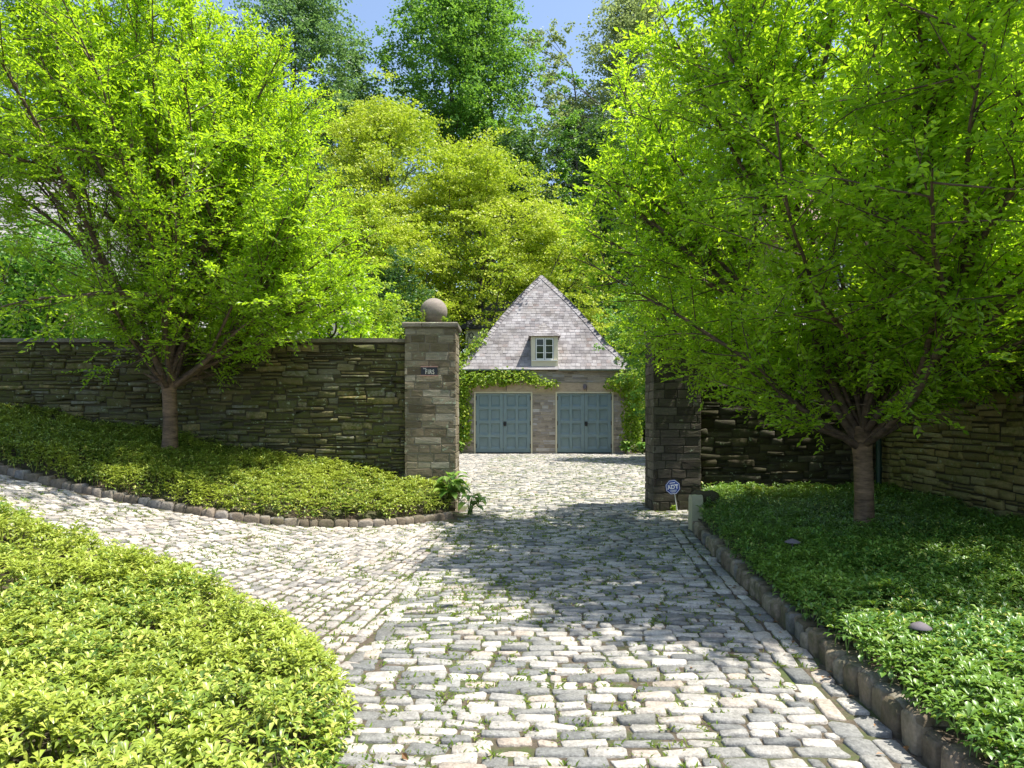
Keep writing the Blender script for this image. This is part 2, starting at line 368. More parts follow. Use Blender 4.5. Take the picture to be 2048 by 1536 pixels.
def stones(mb, C, A, B, N, L, W, H, rng, depth=.05, jit=.06, cut=.2, bulge=.25, mi=0):
    """rounded blocks: C centre of the face plane, A/B in-plane axes, N outward, H relief"""
    C = np.asarray(C, float); n = len(C)
    if not n: return
    q = 1-cut
    base = np.array([(-q, -1), (q, -1), (1, -q), (1, q), (q, 1), (-q, 1), (-1, q), (-1, -q)], float)
    L = np.asarray(L, float)*.5; W = np.asarray(W, float)*.5; H = np.broadcast_to(H, (n,))
    m = np.minimum(L, W)
    cx = np.sign(base[None, :, 0])*L[:, None]-np.where(np.abs(base[None, :, 0]) < 1, np.sign(base[None, :, 0])*cut*m[:, None]*1.2, 0)
    cy = np.sign(base[None, :, 1])*W[:, None]-np.where(np.abs(base[None, :, 1]) < 1, np.sign(base[None, :, 1])*cut*m[:, None]*1.2, 0)
    cx = cx+rng.normal(0, jit, (n, 8))*m[:, None]; cy = cy+rng.normal(0, jit, (n, 8))*m[:, None]
    rings = []
    for sc_, hh in ((1., -depth), (1., None), (1-bulge, 1.)):
        inset = (1-sc_)*m[:, None]
        x = cx-np.sign(cx)*np.minimum(inset, np.abs(cx)*.9); y = cy-np.sign(cy)*np.minimum(inset, np.abs(cy)*.9)
        h = np.full((n, 8), -depth) if sc_ == 1. and hh is not None and hh < 0 else ((H*.55)[:, None]*np.ones((1, 8)) if hh is None else H[:, None]*(1+rng.normal(0, .12, (n, 8))))
        rings.append(C[:, None]+x[..., None]*A[:, None]+y[..., None]*B[:, None]+h[..., None]*N[:, None])
    ctr = (C+(H*1.08)[:, None]*N)[:, None]
    V = np.concatenate(rings+[ctr], 1)
    k = np.arange(n)[:, None]*25; j = np.arange(8); j2 = (j+1) % 8
    q4 = []
    for r in (0, 1):
        for a, b in zip(j, j2): q4.append(k+[r*8+a, r*8+b, r*8+8+b, r*8+8+a])
    tr = [k+[16+a, 16+b, 24] for a, b in zip(j, j2)]
    mb.add(V.reshape(-1, 3), np.concatenate(q4), np.concatenate(tr), mi=mi, smooth=bulge > .11)

def wallstones(mb, origin, axis, normal, length, z0f, z1, rng, row=(.08, .17), ln=(.25, .7), gap=.012, relief=(.015, .05), wav=.02, jit=.09, mi=0, holes=(), bulge=.25):
    """coursed rubble over a vertical face from z0f(s) to z1"""
    axis = np.array(axis, float); normal = np.array(normal, float); origin = np.array(origin, float)
    warp = lambda s_, z_: wav*2*(float(vnoise(s_, z_, 11, .8))-.5)*min(1, max(0, (z1-z_)/.3))
    zmin = min(z0f(0), z0f(length*.5), z0f(length)); z = zmin; C = []; LL = []; WW = []; HH = []
    while z < z1-.02:
        h = min(rng.uniform(*row), z1-z)
        if z1-(z+h) < .045: h = z1-z
        s = -rng.uniform(0, .3)
        while s < length:
            l = rng.uniform(*ln)*(.7 if rng.random() < .25 else 1.)
            a, b = max(s, 0), min(s+l, length)
            if length-b < ln[0]*.35: b = length
            if b-a > .04:
                parts = [(z, z+h)]
                if h > row[0]*1.45 and rng.random() < .3:
                    f = rng.uniform(.35, .65); parts = [(z, z+h*f), (z+h*f, z+h)]
                for p0, p1 in parts:
                    cm = .5*(a+b); zz = .5*(p0+p1)
                    if p1 > z0f(cm)-.1 and not any(x0-.01 < cm < x1+.01 and y0-.01 < zz < y1+.01 for x0, y0, x1, y1 in holes):
                        w0_, w1_ = warp(cm, p0), warp(cm, p1)
                        C.append((cm, zz+.5*(w0_+w1_))); LL.append(b-a-gap*rng.uniform(.6, 1.6)); WW.append(p1+w1_-p0-w0_-gap*rng.uniform(.6, 1.5)); HH.append(rng.uniform(*relief))
            s = b if b < length else length+1
        z += h
    C = np.array(C); s = C[:, 0]; zz = C[:, 1]
    P = origin+s[:, None]*axis+np.stack([0*s, 0*s, zz], 1)
    n = len(P); A = np.tile(axis, (n, 1)); tl = rng.normal(0, .02, n)
    A = A+np.array([0, 0, 1.])*tl[:, None]; B = np.tile([0, 0, 1.], (n, 1))-axis*tl[:, None]
    stones(mb, P, A, B, np.tile(normal, (n, 1)), np.array(LL), np.array(WW), np.array(HH), rng, depth=.03, jit=jit, mi=mi, bulge=bulge, cut=.2 if bulge > .2 else .12)

def blade(mb, P, az, length, width, pitch, arch, rng, segs=6, mi=0, cup=.12, waist=None):
    """broad arching leaf as a small grid"""
    P = np.array(P, float); d = np.array([math.cos(az), math.sin(az), 0]); s = np.array([-d[1], d[0], 0])
    pts = [P.copy()]; a = pitch
    for i in range(segs): pts.append(pts[-1]+(d*math.cos(a)+np.array([0, 0, 1])*math.sin(a))*length/segs); a -= arch/segs
    V = []
    for i, p in enumerate(pts):
        t = i/segs; wv = width*.5*(math.sin(math.pi*min(1, t**.75*.98+.02)))+.002
        n = np.array([0, 0, 1.])
        V += [p-s*wv+n*wv*cup*2, p-s*wv*.5+n*wv*.3*cup, p, p+s*wv*.5+n*wv*.3*cup, p+s*wv+n*wv*cup*2]
    f = [(i*5+j, i*5+j+1, i*5+6+j, i*5+5+j) for i in range(segs) for j in range(4)]
    mb.add(V, f, mi=mi, smooth=True)

def text_mesh(mb, body, M4, size, mi=0, bold=0., space=1.):
    cu = bpy.data.curves.new('text', 'FONT'); cu.body = body; cu.size = size; cu.extrude = .0015; cu.offset = bold
    cu.space_character = space; cu.align_x = 'CENTER'; cu.align_y = 'CENTER'
    o = bpy.data.objects.new('text', cu); col.objects.link(o)
    dg = bpy.context.evaluated_depsgraph_get(); me = bpy.data.meshes.new_from_object(o.evaluated_get(dg))
    V = np.array([v.co[:] for v in me.vertices]); V = V @ M4[:3, :3].T + M4[:3, 3]
    by = {}
    for p in me.polygons: by.setdefault(len(p.vertices), []).append(list(p.vertices))
    mb.add(V, *by.values(), mi=mi)
    bpy.data.objects.remove(o); bpy.data.curves.remove(cu); bpy.data.meshes.remove(me)

# ------------------------------------------------------------------ plan lines (world metres)
left_kerb = smooth_line([(-.72, 11.25), (-1.0, 10.75)] + [tuple(unproj(u, v)) for u, v in ((800, 1052), (700, 1055), (620, 1054), (530, 1049), (400, 1032), (240, 1003), (100, 971), (0, 947))] + [(-9.5, 10.1), (-12, 11.2)], 2)
island = smooth_line([tuple(unproj(u, v, .16)) for u, v in ((600, 1600), (640, 1500), (672, 1420), (690, 1370), (670, 1320), (620, 1262), (545, 1215), (430, 1165), (290, 1110), (120, 1058), (0, 1008))] + [(-8.5, 8.3), (-12, 9.4)], 2)
island_poly = np.concatenate([island, [(-12, 0), (-.9, 0), (-.9, 2.2)]])
KY = np.array([0., 3.0, 3.94, 5.24, 6.22, 7.8, 9.84, 9.98, 11.6]); KX = np.array([1.72, 1.93, 2.0, 2.09, 2.17, 2.34, 2.6, 2.72, 3.24])
kx = lambda y: np.interp(y, KY, KX)
GY = 11.6                                            # front face of the gate pillars
WY = 11.85                                           # front face of the walls
bedsoil_left_top = lambda x: np.interp(x, [-12, -8.8, -7, -5.9, -3.65, -1.86], [2.1, 1.62, 1.32, 1.10, .72, .40])

def left_soil(x, y):
    """soil of the sloping bed between kerb and wall"""
    x = np.asarray(x, float); y = np.asarray(y, float)
    o = np.argsort(left_kerb[:, 0]); ky = np.interp(x, left_kerb[o, 0], left_kerb[o, 1])
    f = np.clip((y-ky)/(WY-ky+.01), 0, 1)
    k0 = ground(x, ky)+.05
    return k0+(np.maximum(bedsoil_left_top(x), k0)-k0)*f**.8
right_soil = lambda x, y: .12+.06*(vnoise(x, y, 9, 1.7)-.5)+.02*np.clip(np.asarray(y)-7, 0, 5)

# ------------------------------------------------------------------ ground sheet
def terrain():
    xs = np.unique(np.concatenate([np.linspace(-400, -16, 14), np.arange(-16, 12.01, .25), np.linspace(14, 400, 14)]))
    ys = np.unique(np.concatenate([np.linspace(-60, -3, 6), np.arange(-3, 13, .25), np.arange(13, 36, 1.), np.linspace(38, 800, 18)]))
    X, Y = np.meshgrid(xs, ys); Z = ground(X, Y)
    back = np.clip((Y-48)/60, 0, 1); Z = Z+back*6*(1-.3*np.cos(X/40))
    V = np.stack([X, Y, Z], -1).reshape(-1, 3); nx = len(xs)
    i, j = np.meshgrid(np.arange(len(ys)-1), np.arange(nx-1), indexing='ij'); b = (i*nx+j).ravel()
    mb = MB(); mb.add(V, np.stack([b, b+1, b+nx+1, b+nx], 1), smooth=True)
    tag(mb.build('ground', M['joint']), kind='structure')
terrain()

# ------------------------------------------------------------------ cobbles
def cobble_field():
    rng = np.random.default_rng(5)
    mb = MB(); C = []; L = []; W = []; ang = []
    # main drive and court: courses across the drive
    y = 1.6
    joints = []
    while y < 29.9:
        wv = rng.uniform(.078, .112) if y < 13 else rng.uniform(.085, .125)
        xr = kx(y)-.325 if y < 9.7 else (kx(y)-.03 if y < 11.55 else (2.37 if y < 12.5 else 7.0))
        xl = -.86 if y < 10.4 else (-.95 if y < 12.5 else -3.4)
        if y < 4.6: xl = -1.25
        x = xl-rng.uniform(0, .05)
        while x < xr-.05:
            l = rng.choice([rng.uniform(.08, .12), rng.uniform(.15, .26)], p=[.15, .85])
            l = min(l, xr-x+.02)
            C.append((x+l/2, y+wv/2+.02*math.sin(x*1.3+y*.7)+.015*math.sin(x*3.1+y))); L.append(l-rng.uniform(.012, .032)); W.append(wv-rng.uniform(.012, .026)); ang.append(rng.normal(0, .035))
            joints.append((x, y)); x += l
        y += wv
    # right edge: two courses along the kerb
    for off in (.10, .25):
        y = 1.6
        while y < 9.6:
            l = rng.uniform(.16, .27); ym = y+l/2
            C.append((kx(ym)-off, ym)); L.append(l-.018); W.append(.118+rng.uniform(-.015, .015)); ang.append(math.pi/2-.09+rng.normal(0, .03)); joints.append((kx(ym)-off-.07, y)); y += l
    # seam course between main drive and side road
    y = 4.3
    while y < 10.5:
        l = rng.uniform(.16, .26); C.append((-.93, y+l/2)); L.append(l-.014); W.append(.115); ang.append(math.pi/2+rng.normal(0, .03)); y += l
    # patch of paving in front of right pillar
    nmain = len(C)
    # side road: courses across its own direction, climbing left
    cl = smooth_line([(.3, 6.85), (-1.02, 7.0), (-2.4, 7.2), (-4, 7.7), (-6, 8.5), (-8.5, 9.2), (-12, 10.4)], 3)
    s = 0.; d = np.concatenate([[0], np.cumsum(np.linalg.norm(np.diff(cl, axis=0), axis=1))]); tot = d[-1]
    lk = left_kerb
    while s < tot:
        wv = rng.uniform(.085, .118)
        c = np.array([np.interp(s+wv/2, d, cl[:, k]) for k in (0, 1)]); c2 = np.array([np.interp(s+wv/2+.05, d, cl[:, k]) for k in (0, 1)])
        tg = c2-c; tg /= np.linalg.norm(tg)+1e-9; nr = np.array([tg[1], -tg[0]])*-1
        if nr[1] < 0: nr = -nr
        v = -4.2-rng.uniform(0, .1)
        while v < 4.2:
            l = rng.uniform(.11, .19); p = c+nr*(v+l/2)
            C.append(tuple(p)); L.append(l-rng.uniform(.012, .032)); W.append(wv-rng.uniform(.012, .026)); ang.append(math.atan2(nr[1], nr[0])+rng.normal(0, .04)); joints.append(tuple(c+nr*v)); v += l
        s += wv
    C = np.array(C); L = np.array(L); W = np.array(W); ang = np.array(ang)
    side = np.arange(len(C)) >= nmain
    o = np.argsort(lk[:, 0]); ky = np.interp(C[:, 0], lk[o, 0], lk[o, 1])
    keep = np.ones(len(C), bool)
    keep &= ~(side & ((C[:, 0] > -.985) | (C[:, 1] > ky-.09)))
    keep &= ~inpoly(C, island_poly) | (distpoly(C, island) < .25)
    keep &= ~(~side & (C[:, 0] < -.88) & (np.abs(C[:, 0]+.93) > .001) & (C[:, 1] > 4.4) & (C[:, 1] < 10.4))
    keep &= ~((C[:, 1] > GY-.05) & (C[:, 1] < GY+.9) & (C[:, 0] > 2.33))
    keep &= ~((C[:, 1] > 10.4) & (C[:, 1] < 12.3) & (C[:, 0] < -.8))
    h0 = .022
    for flag, mi in ((~side, 0), (side, 1)):
        k = keep & flag; c = C[k]; n = len(c)
        e = .04
        gx = (ground(c[:, 0]+e, c[:, 1])-ground(c[:, 0]-e, c[:, 1]))/(2*e); gy = (ground(c[:, 0], c[:, 1]+e)-ground(c[:, 0], c[:, 1]-e))/(2*e)
        N = np.stack([-gx+rng.normal(0, .05, n), -gy+rng.normal(0, .05, n), np.ones(n)], 1); N /= np.linalg.norm(N, axis=1)[:, None]
        A = np.stack([np.cos(ang[k]), np.sin(ang[k]), np.zeros(n)], 1); B = np.cross(N, A); A = np.cross(B, N)
        P = np.column_stack([c, ground(c[:, 0], c[:, 1])+rng.normal(0, .004, n)])
        stones(mb, P, A, B, N, L[k], W[k], rng.uniform(.008, .02, n), rng, depth=.03, jit=.12, cut=.27, bulge=.12, mi=mi)
    tag(mb.build('driveway', [M['cobble'], M['cobble_warm']]), kind='structure')
    J = np.array(joints)
    J = J[~inpoly(J, island_poly)]
    return J
joints = cobble_field()

def joint_grass():
    rng = np.random.default_rng(8); mb = MB()
    J = joints[(joints[:, 1] < 29)]
    o = np.argsort(left_kerb[:, 0]); J = J[(J[:, 0] > -1) | (J[:, 1] < np.interp(J[:, 0], left_kerb[o, 0], left_kerb[o, 1])-.12)]
    J = J[~((J[:, 0] < -.8) & (J[:, 1] > 10.4))]
    pr = .3+.6*(vnoise(J[:, 0], J[:, 1], 21, .8) > .55)+.3*(vnoise(J[:, 0], J[:, 1], 22, .35) > .6)
    J = J[rng.random(len(J)) < pr*np.where(J[:, 1] > 12, .8, 1.)]
    n = 14; P = np.repeat(J, n, 0)+rng.normal(0, .02, (len(J)*n, 2))+np.array([1, 0])*rng.normal(0, .03, (len(J)*n, 1)); m = len(P)
    az = rng.uniform(0, 2*math.pi, m); pt = rng.uniform(.25, 1.2, m)
    D = np.stack([np.cos(az)*np.cos(pt), np.sin(az)*np.cos(pt), np.sin(pt)], 1)
    L = rng.uniform(.015, .042, m)*np.repeat(rng.uniform(.5, 1.3, len(J)), n)
    leaves(mb, np.column_stack([P, ground(P[:, 0], P[:, 1])+.006]), D, np.tile([0, 0, 1.], (m, 1))+rng.normal(0, .3, (m, 3)), L, L*.28, droop=.25)
    tag(mb.build('grass', M['grass_blade']), 'tufts of grass and moss sprouting in the joints between the cobbles', 'grass', kind='stuff')
    mb = MB(); m = 260; P = np.column_stack([rng.uniform(-6, 2.3, m), rng.uniform(2.6, 11, m)])
    P2 = np.column_stack([kx(rng.uniform(3, 10, 120))-rng.uniform(.02, .3, 120), np.zeros(120)]); P2[:, 1] = rng.uniform(3, 10, 120); P2[:, 0] = kx(P2[:, 1])-rng.exponential(.12, 120)-.03
    P = np.concatenate([P, P2]); P = P[~inpoly(P, island_poly)]; P = P[P[:, 1] < np.interp(P[:, 0], left_kerb[o, 0], left_kerb[o, 1])-.1]
    P = P[rng.random(len(P)) < .45]; m = len(P)
    az = rng.uniform(0, 6.3, m); L = rng.uniform(.02, .055, m)
    leaves(mb, np.column_stack([P, ground(P[:, 0], P[:, 1])+.034]), np.stack([np.cos(az), np.sin(az), rng.normal(0, .1, m)], 1), np.tile([0, 0, 1.], (m, 1))+rng.normal(0, .25, (m, 3)), L, L*.55)
    tag(mb.build('leaf_litter', M['dead_leaf']), 'scattered dry brown leaves fallen on the cobbles', 'fallen leaves', kind='stuff')
joint_grass()

# ------------------------------------------------------------------ kerbs and bed soil
def kerbs():
    rng = np.random.default_rng(3)
    mb = MB(); y = 1.2; C = []; L = []
    while y < 11.5:
        l = rng.uniform(.11, .2); C.append(y+l/2); L.append(l-.02); y += l
    C = np.array(C); n = len(C)
    tx = (kx(C+.1)-kx(C-.1))/.2; A = np.stack([tx, np.ones(n), 0*tx], 1); A /= np.linalg.norm(A, axis=1)[:, None]
    N = np.stack([-A[:, 1], A[:, 0], 0*tx], 1); top = .135+rng.normal(0, .014, n)
    P = np.stack([kx(C)+.0, C, top/2-.04], 1)
    stones(mb, P, A, np.tile([0, 0, 1.], (n, 1)), N, np.array(L), top+.08, rng.uniform(.005, .04, n), rng, depth=.15, jit=.12, cut=.3, bulge=.25)
    P = np.stack([kx(C)+.055, C, top-.02], 1)
    stones(mb, P, A, -N, np.tile([0, 0, 1.], (n, 1)), np.array(L), np.full(n, .11), .03, rng, depth=.05, jit=.1, cut=.25, bulge=.2)
    tag(mb.build('kerb', M['kerb']), kind='structure')
    mb = MB(); ln = resample(left_kerb, .02); d = np.concatenate([[0], np.cumsum(np.linalg.norm(np.diff(ln, axis=0), axis=1))])
    s = .45; P = []; A = []; L = []
    while s < d[-1]-.4:
        l = rng.uniform(.12, .22); c = np.array([np.interp(s+l/2, d, ln[:, k]) for k in (0, 1)]); c2 = np.array([np.interp(s+l/2+.05, d, ln[:, k]) for k in (0, 1)])
        a = (c2-c)/np.linalg.norm(c2-c); P.append((*c, float(ground(*c))+.015)); A.append((*a, -.0)); L.append(l-.012); s += l
    P = np.array(P); A = np.array(A); n = len(P); up = np.tile([0, 0, 1.], (n, 1))
    N = np.cross(up, A); N *= np.sign(-N[:, 1])[:, None]
    stones(mb, P, A, up, N, np.array(L), np.full(n, .17), rng.uniform(.01, .03, n), rng, depth=.1, jit=.08, cut=.3, bulge=.25)
    P2 = P-N*.06; P2[:, 2] += .065
    stones(mb, P2, A, N, up, np.array(L), np.full(n, .13), .022, rng, depth=.05, jit=.06, cut=.3, bulge=.25)
    tag(mb.build('kerb', M['kerb_red']), kind='structure')
kerbs()

def soil_sheets():
    xs = np.arange(-12, -.9, .2); mb = MB(); o = np.argsort(left_kerb[:, 0]); V = []
    for x in xs:
        ky = float(np.interp(x, left_kerb[o, 0], left_kerb[o, 1]))+.06
        for t in np.linspace(0, 1, 9):
            y = ky+(WY+.1-ky)*t; V.append((x, y, float(left_soil(x, y))))
    f = [(i*9+j, i*9+9+j, i*9+10+j, i*9+1+j) for i in range(len(xs)-1) for j in range(8)]
    mb.add(V, f, smooth=True); tag(mb.build('soil', M['soil']), kind='structure')
    mb = MB(); ys = np.arange(0, 12.3, .25); V = []
    for y in ys:
        x0 = float(kx(min(y, 11.6)))+.05
        for t in np.linspace(0, 1, 15): x = x0+(6.6-x0)*t; V.append((x, y, float(right_soil(x, y))))
    f = [(i*15+j, i*15+1+j, i*15+16+j, i*15+15+j) for i in range(len(ys)-1) for j in range(14)]
    mb.add(V, f, smooth=True); tag(mb.build('soil', M['soil']), kind='structure')
    mb = MB(); xs = np.arange(-12, -.5, .2); ys = np.arange(0, 9.6, .2); X, Y = np.meshgrid(xs, ys)
    P = np.stack([X.ravel(), Y.ravel()], 1); d = distpoly(P, island); ins = inpoly(P, island_poly)
    Z = ground(P[:, 0], P[:, 1])+np.where(ins, .09*np.clip(d/.3, 0, 1), -.03-d*.3)
    V = np.column_stack([P, Z]); nx = len(xs); i, j = np.meshgrid(np.arange(len(ys)-1), np.arange(nx-1), indexing='ij'); b = (i*nx+j).ravel()
    ok = ins[b] | ins[b+1] | ins[b+nx] | ins[b+nx+1]; b = b[ok]
    mb.add(V, np.stack([b, b+1, b+nx+1, b+nx], 1), smooth=True); tag(mb.build('soil', M['soil']), kind='structure')
soil_sheets()

# ------------------------------------------------------------------ ground cover
def groundcover(name, pts, z0, hgt, mat, label, seed, size=.055, rounded=False):
    rng = np.random.default_rng(seed); mb = MB(); n = len(pts)
    tilt = rng.normal(0, .22, (n, 2))
    for tier, (cnt, pl, ph, k, dz) in enumerate(((7, .1, .8, 1., 0), (5, -.4, .35, 1.15, -.04))):
        az = (np.arange(cnt)[None]*2*math.pi/cnt+rng.uniform(0, 6.3, (n, 1))+rng.normal(0, .25, (n, cnt))).ravel()
        pt = rng.uniform(pl, ph, n*cnt); L = size*k*rng.uniform(.65, 1.2, n*cnt)*np.repeat(rng.uniform(.75, 1.2, n), cnt)
        P = np.repeat(np.column_stack([pts, z0+hgt+dz*np.minimum(1, hgt/.15)]), cnt, 0)
        T = np.repeat(tilt, cnt, 0)
        D = np.stack([np.cos(az)*np.cos(pt), np.sin(az)*np.cos(pt), np.sin(pt)+T[:, 0]*np.cos(az)+T[:, 1]*np.sin(az)], 1)
        P = P+D*L[:, None]*.12
        leaves(mb, P, D, np.tile([0, 0, 1.], (n*cnt, 1)), L, L*(.44 if rounded else .46), fold=.2, droop=.22, curved=2 if rounded else True)
    k = rng.random(n) < .4; q = pts[k]; m = len(q)                       # stems
    P = np.column_stack([q, z0[k]]); D = np.column_stack([rng.normal(0, .2, (m, 2)), np.ones(m)])
    leaves(mb, P, D, np.tile([0, 1., 0], (m, 1)), hgt[k], .006)
    return tag(mb.build(name, M[mat]), label, 'ground cover', kind='stuff')

def unit(v): return v/(np.linalg.norm(v)+1e-9)
def scatter(rng, lo, hi, dens):
    n = int((hi[0]-lo[0])*(hi[1]-lo[1])*dens); return np.column_stack([rng.uniform(lo[0], hi[0], n), rng.uniform(lo[1], hi[1], n)])

rng = np.random.default_rng(31)
P = np.concatenate([scatter(rng, (-9.5, 1.9), (-.4, 9.4), 290), scatter(rng, (-3.5, 2.0), (-.4, 6.5), 150)])
vis = np.abs(P[:, 0]) < .78*P[:, 1]+.9
ins = inpoly(P, island_poly); d = distpoly(P, island)
k = (ins | (d < .05)) & vis; P = P[k]; d = np.where(ins, d, 0)[k]
gap_c = np.array([unproj(520, 1262, .1), unproj(425, 1238, .1), unproj(470, 1212, .1)])
dg = np.min([np.linalg.norm((P-c)*[1, 1.2], axis=1) for c in gap_c], 0)
k = ~((dg < .13) & (rng.random(len(P)) < .85)); P = P[k]; d = d[k]
h = (.05+.15*np.clip(d/.22, 0, 1)**.6)*(.45+.5*vnoise(P[:, 0], P[:, 1], 41, .45)+.75*vnoise(P[:, 0], P[:, 1], 47, .15))+rng.normal(0, .026, len(P))
groundcover('ground_cover', P, ground(P[:, 0], P[:, 1])+.04*np.clip(d/.3, 0, 1), np.clip(h, .03, .4), 'groundcover_leaf', 'bright yellow-green low leafy ground cover on the near island left of the drive', 51, .046, True)
P = scatter(rng, (-10.5, 8.5), (-.7, WY), 320)
o = np.argsort(left_kerb[:, 0]); ky = np.interp(P[:, 0], left_kerb[o, 0], left_kerb[o, 1]); P = P[(P[:, 1] > ky+.02)]; ky = np.interp(P[:, 0], left_kerb[o, 0], left_kerb[o, 1]); d = P[:, 1]-ky
k = ~((P[:, 0] > -1.95) & (P[:, 1] > GY-.05)); P = P[k]; d = d[k]
h = (.10+.12*np.clip(d/.2, 0, 1)**.6)*(.6+.5*vnoise(P[:, 0], P[:, 1], 42, .5)+.35*vnoise(P[:, 0], P[:, 1], 49, .2))+rng.normal(0, .02, len(P))
groundcover('ground_cover', P, left_soil(P[:, 0], P[:, 1]), np.clip(h, .03, .4), 'groundcover_leaf', 'ground cover on the sloping bed below the mossy wall left of the gate', 52, .047, True)
P = np.concatenate([scatter(rng, (1.9, 1.9), (6.4, 11.9), 240), scatter(rng, (1.9, 2.2), (4.6, 6.4), 160)])
k = (P[:, 0] > kx(P[:, 1])+.03) & (P[:, 0] < .78*P[:, 1]+.9) & ~((P[:, 1] > GY-.15) & (P[:, 0] < 3.3)); P = P[k]
d = P[:, 0]-kx(P[:, 1])
h = (.13+.08*np.clip(d/.25, 0, 1)**.6)*(.6+.5*vnoise(P[:, 0], P[:, 1], 43, .5)+.35*vnoise(P[:, 0], P[:, 1], 48, .17))+rng.normal(0, .02, len(P))
groundcover('ground_cover', P, right_soil(P[:, 0], P[:, 1]), np.clip(h, .03, .4), 'groundcover_shade_leaf', 'ground cover, greens darkened for shade, around the tree on the raised bed right of the drive', 53, .048, True)

# ------------------------------------------------------------------ walls and pillars
rng = np.random.default_rng(77)
def wall_left():
    base = (-6.5, WY+.2, 1.0); t = place('stone_wall', base)
    tag(t, 'long mossy rubble stone wall rising behind the left tree', 'wall')
    mb = MB(); mb.box((-13, WY, -.2), (-1.83, WY+.45, 2.9)); mb.build('mortar_core', M['mortar_mid'], t)
    mb = MB(); wallstones(mb, (-13, WY, 0), (1, 0, 0), (0, -1, 0), 11.16, lambda s: float(bedsoil_left_top(-13+s))-.25, 2.87, rng, row=(.05, .13), ln=(.16, .55), relief=(.005, .055), gap=.016, wav=.1, jit=.17)
    mb.build('stones', M['rubble'], t)
    mb = MB(); x = -13.
    while x < -1.84:
        l = min(rng.uniform(.5, 1.0), -1.84-x); h = rng.uniform(.05, .075)
        mb.box((x, WY-.05-rng.uniform(0, .025), 2.902), (x+l-.008, WY+.5, 2.902+h)); x += l
    mb.build('coping', M['coping'], t)
wall_left()

def pillar(x0, x1, ztop, zb, mat, mort, label, depth=.74, cap=.09):
    t = place('gate_pillar', (.5*(x0+x1), GY+depth/2, zb)); tag(t, label, 'gate pillar')
    mb = MB(); e = .018; mb.box((x0+e, GY+e, zb-.2), (x1-e, GY+depth-e, ztop-cap-.002)); mb.build('mortar_core', mort, t)
    mb = MB(); z1 = ztop-cap-.004
    kw = dict(row=(.11, .16), ln=(.18, .48), relief=(.007, .016), gap=.014, wav=0., jit=.05, bulge=.06)
    wd = x1-x0
    wallstones(mb, (x0, GY+e, 0), (1, 0, 0), (0, -1, 0), wd, lambda s: zb-.1, z1, rng, **kw)
    wallstones(mb, (x1, GY+depth-e, 0), (-1, 0, 0), (0, 1, 0), wd, lambda s: zb-.1, z1, rng, **kw)
    wallstones(mb, (x1-e, GY, 0), (0, 1, 0), (1, 0, 0), depth, lambda s: zb-.1, z1, rng, **kw)
    wallstones(mb, (x0+e, GY, 0), (0, 1, 0), (-1, 0, 0), depth, lambda s: zb-.1, z1, rng, **kw)
    mb.build('stones', mat, t)
    mb = MB(); o = .035
    mid = x0+wd*.34
    for a, b in ((x0-o, mid-.004), (mid+.004, x1+o)):
        V = []
        for z, k in ((ztop-cap, .012), (ztop-cap+.015, 0), (ztop-.02, 0), (ztop, .018)):
            V += [(a+k*(a == x0-o), GY-o+k, z), (b-k*(b == x1+o), GY-o+k, z), (b-k*(b == x1+o), GY+depth+o-k, z), (a+k*(a == x0-o), GY+depth+o-k, z)]
        f = [(i*4+j, i*4+(j+1) % 4, i*4+4+(j+1) % 4, i*4+4+j) for i in range(3) for j in range(4)]+[(12, 13, 14, 15), (3, 2, 1, 0)]
        mb.add(V, f)
    mb.build('cap', M['coping'], t)
    return t
pl = pillar(-1.83, -.95, 3.22, .0, M['ashlar'], M['mortar'], 'grey-brown stone gate pillar left of the gateway, with the name plate and ball on it')
pr = pillar(2.40, 3.22, 3.13, -.02, M['ashlar_shade'], M['mortar_shade'], 'stone gate pillar, colour darkened for shade, right of the gateway, half hidden by leaves')

# ball finial
t = place('ball_finial', (-1.37, GY+.37, 3.222)); tag(t, 'round grey stone ball resting on top of the left gate pillar', 'stone ball')
mb = MB(); r = .235
mb.lathe([(.11, 0), (.13, .012), (.105, .03), (.1, .035)], (-1.37, GY+.37, 3.222)); mb.build('base_ring', M['sphere_stone'], t)
mb = MB(); a = np.linspace(-math.pi/2+.35, math.pi/2, 24); mb.lathe(np.stack([r*np.cos(a)*1.0+1e-4, r*np.sin(a)+r*.94], 1), (-1.37, GY+.37, 3.235), k=40); mb.build('ball', M['sphere_stone'], t)
# little weeds on the pillar cap
def weed(name, base, n, hgt, label, seed, mat='vine_leaf', cat='weed', spread=.25):
    rg = np.random.default_rng(seed); mb = MB()
    for i in range(n):
        az = rg.uniform(0, 6.3); tl = rg.uniform(0, spread); hh = hgt*rg.uniform(.6, 1.1); k = 9
        s = np.linspace(0, 1, k)[:, None]; d = np.array([math.cos(az)*tl, math.sin(az)*tl, 1.])
        P = np.array(base)+rg.normal(0, .015, 3)*[1, 1, 0]+s*hh*d
        mb.tube(P, np.linspace(.0035, .0015, k), 4)
        m = k*3; q = np.repeat(P, 3, 0); aa = rg.uniform(0, 6.3, m); D = np.stack([np.cos(aa), np.sin(aa), rg.uniform(.1, .8, m)], 1)
        L = rg.uniform(.03, .055, m); leaves(mb, q, D, np.tile([0, 0, 1.], (m, 1)), L, L*.45)
    return tag(mb.build(name, M[mat]), label, cat)
weed('weed', (-1.52, GY+.12, 3.222), 3, .28, 'light green weed sprouting in front of the stone ball at its left', 1)
weed('weed', (-1.15, GY+.1, 3.222), 4, .11, 'short weed growing at the right foot of the stone ball', 2)
weed('weed', (2.72, GY-.12, .02), 5, .09, 'tiny weed at the foot of the right gate pillar beside the sign stake', 3)

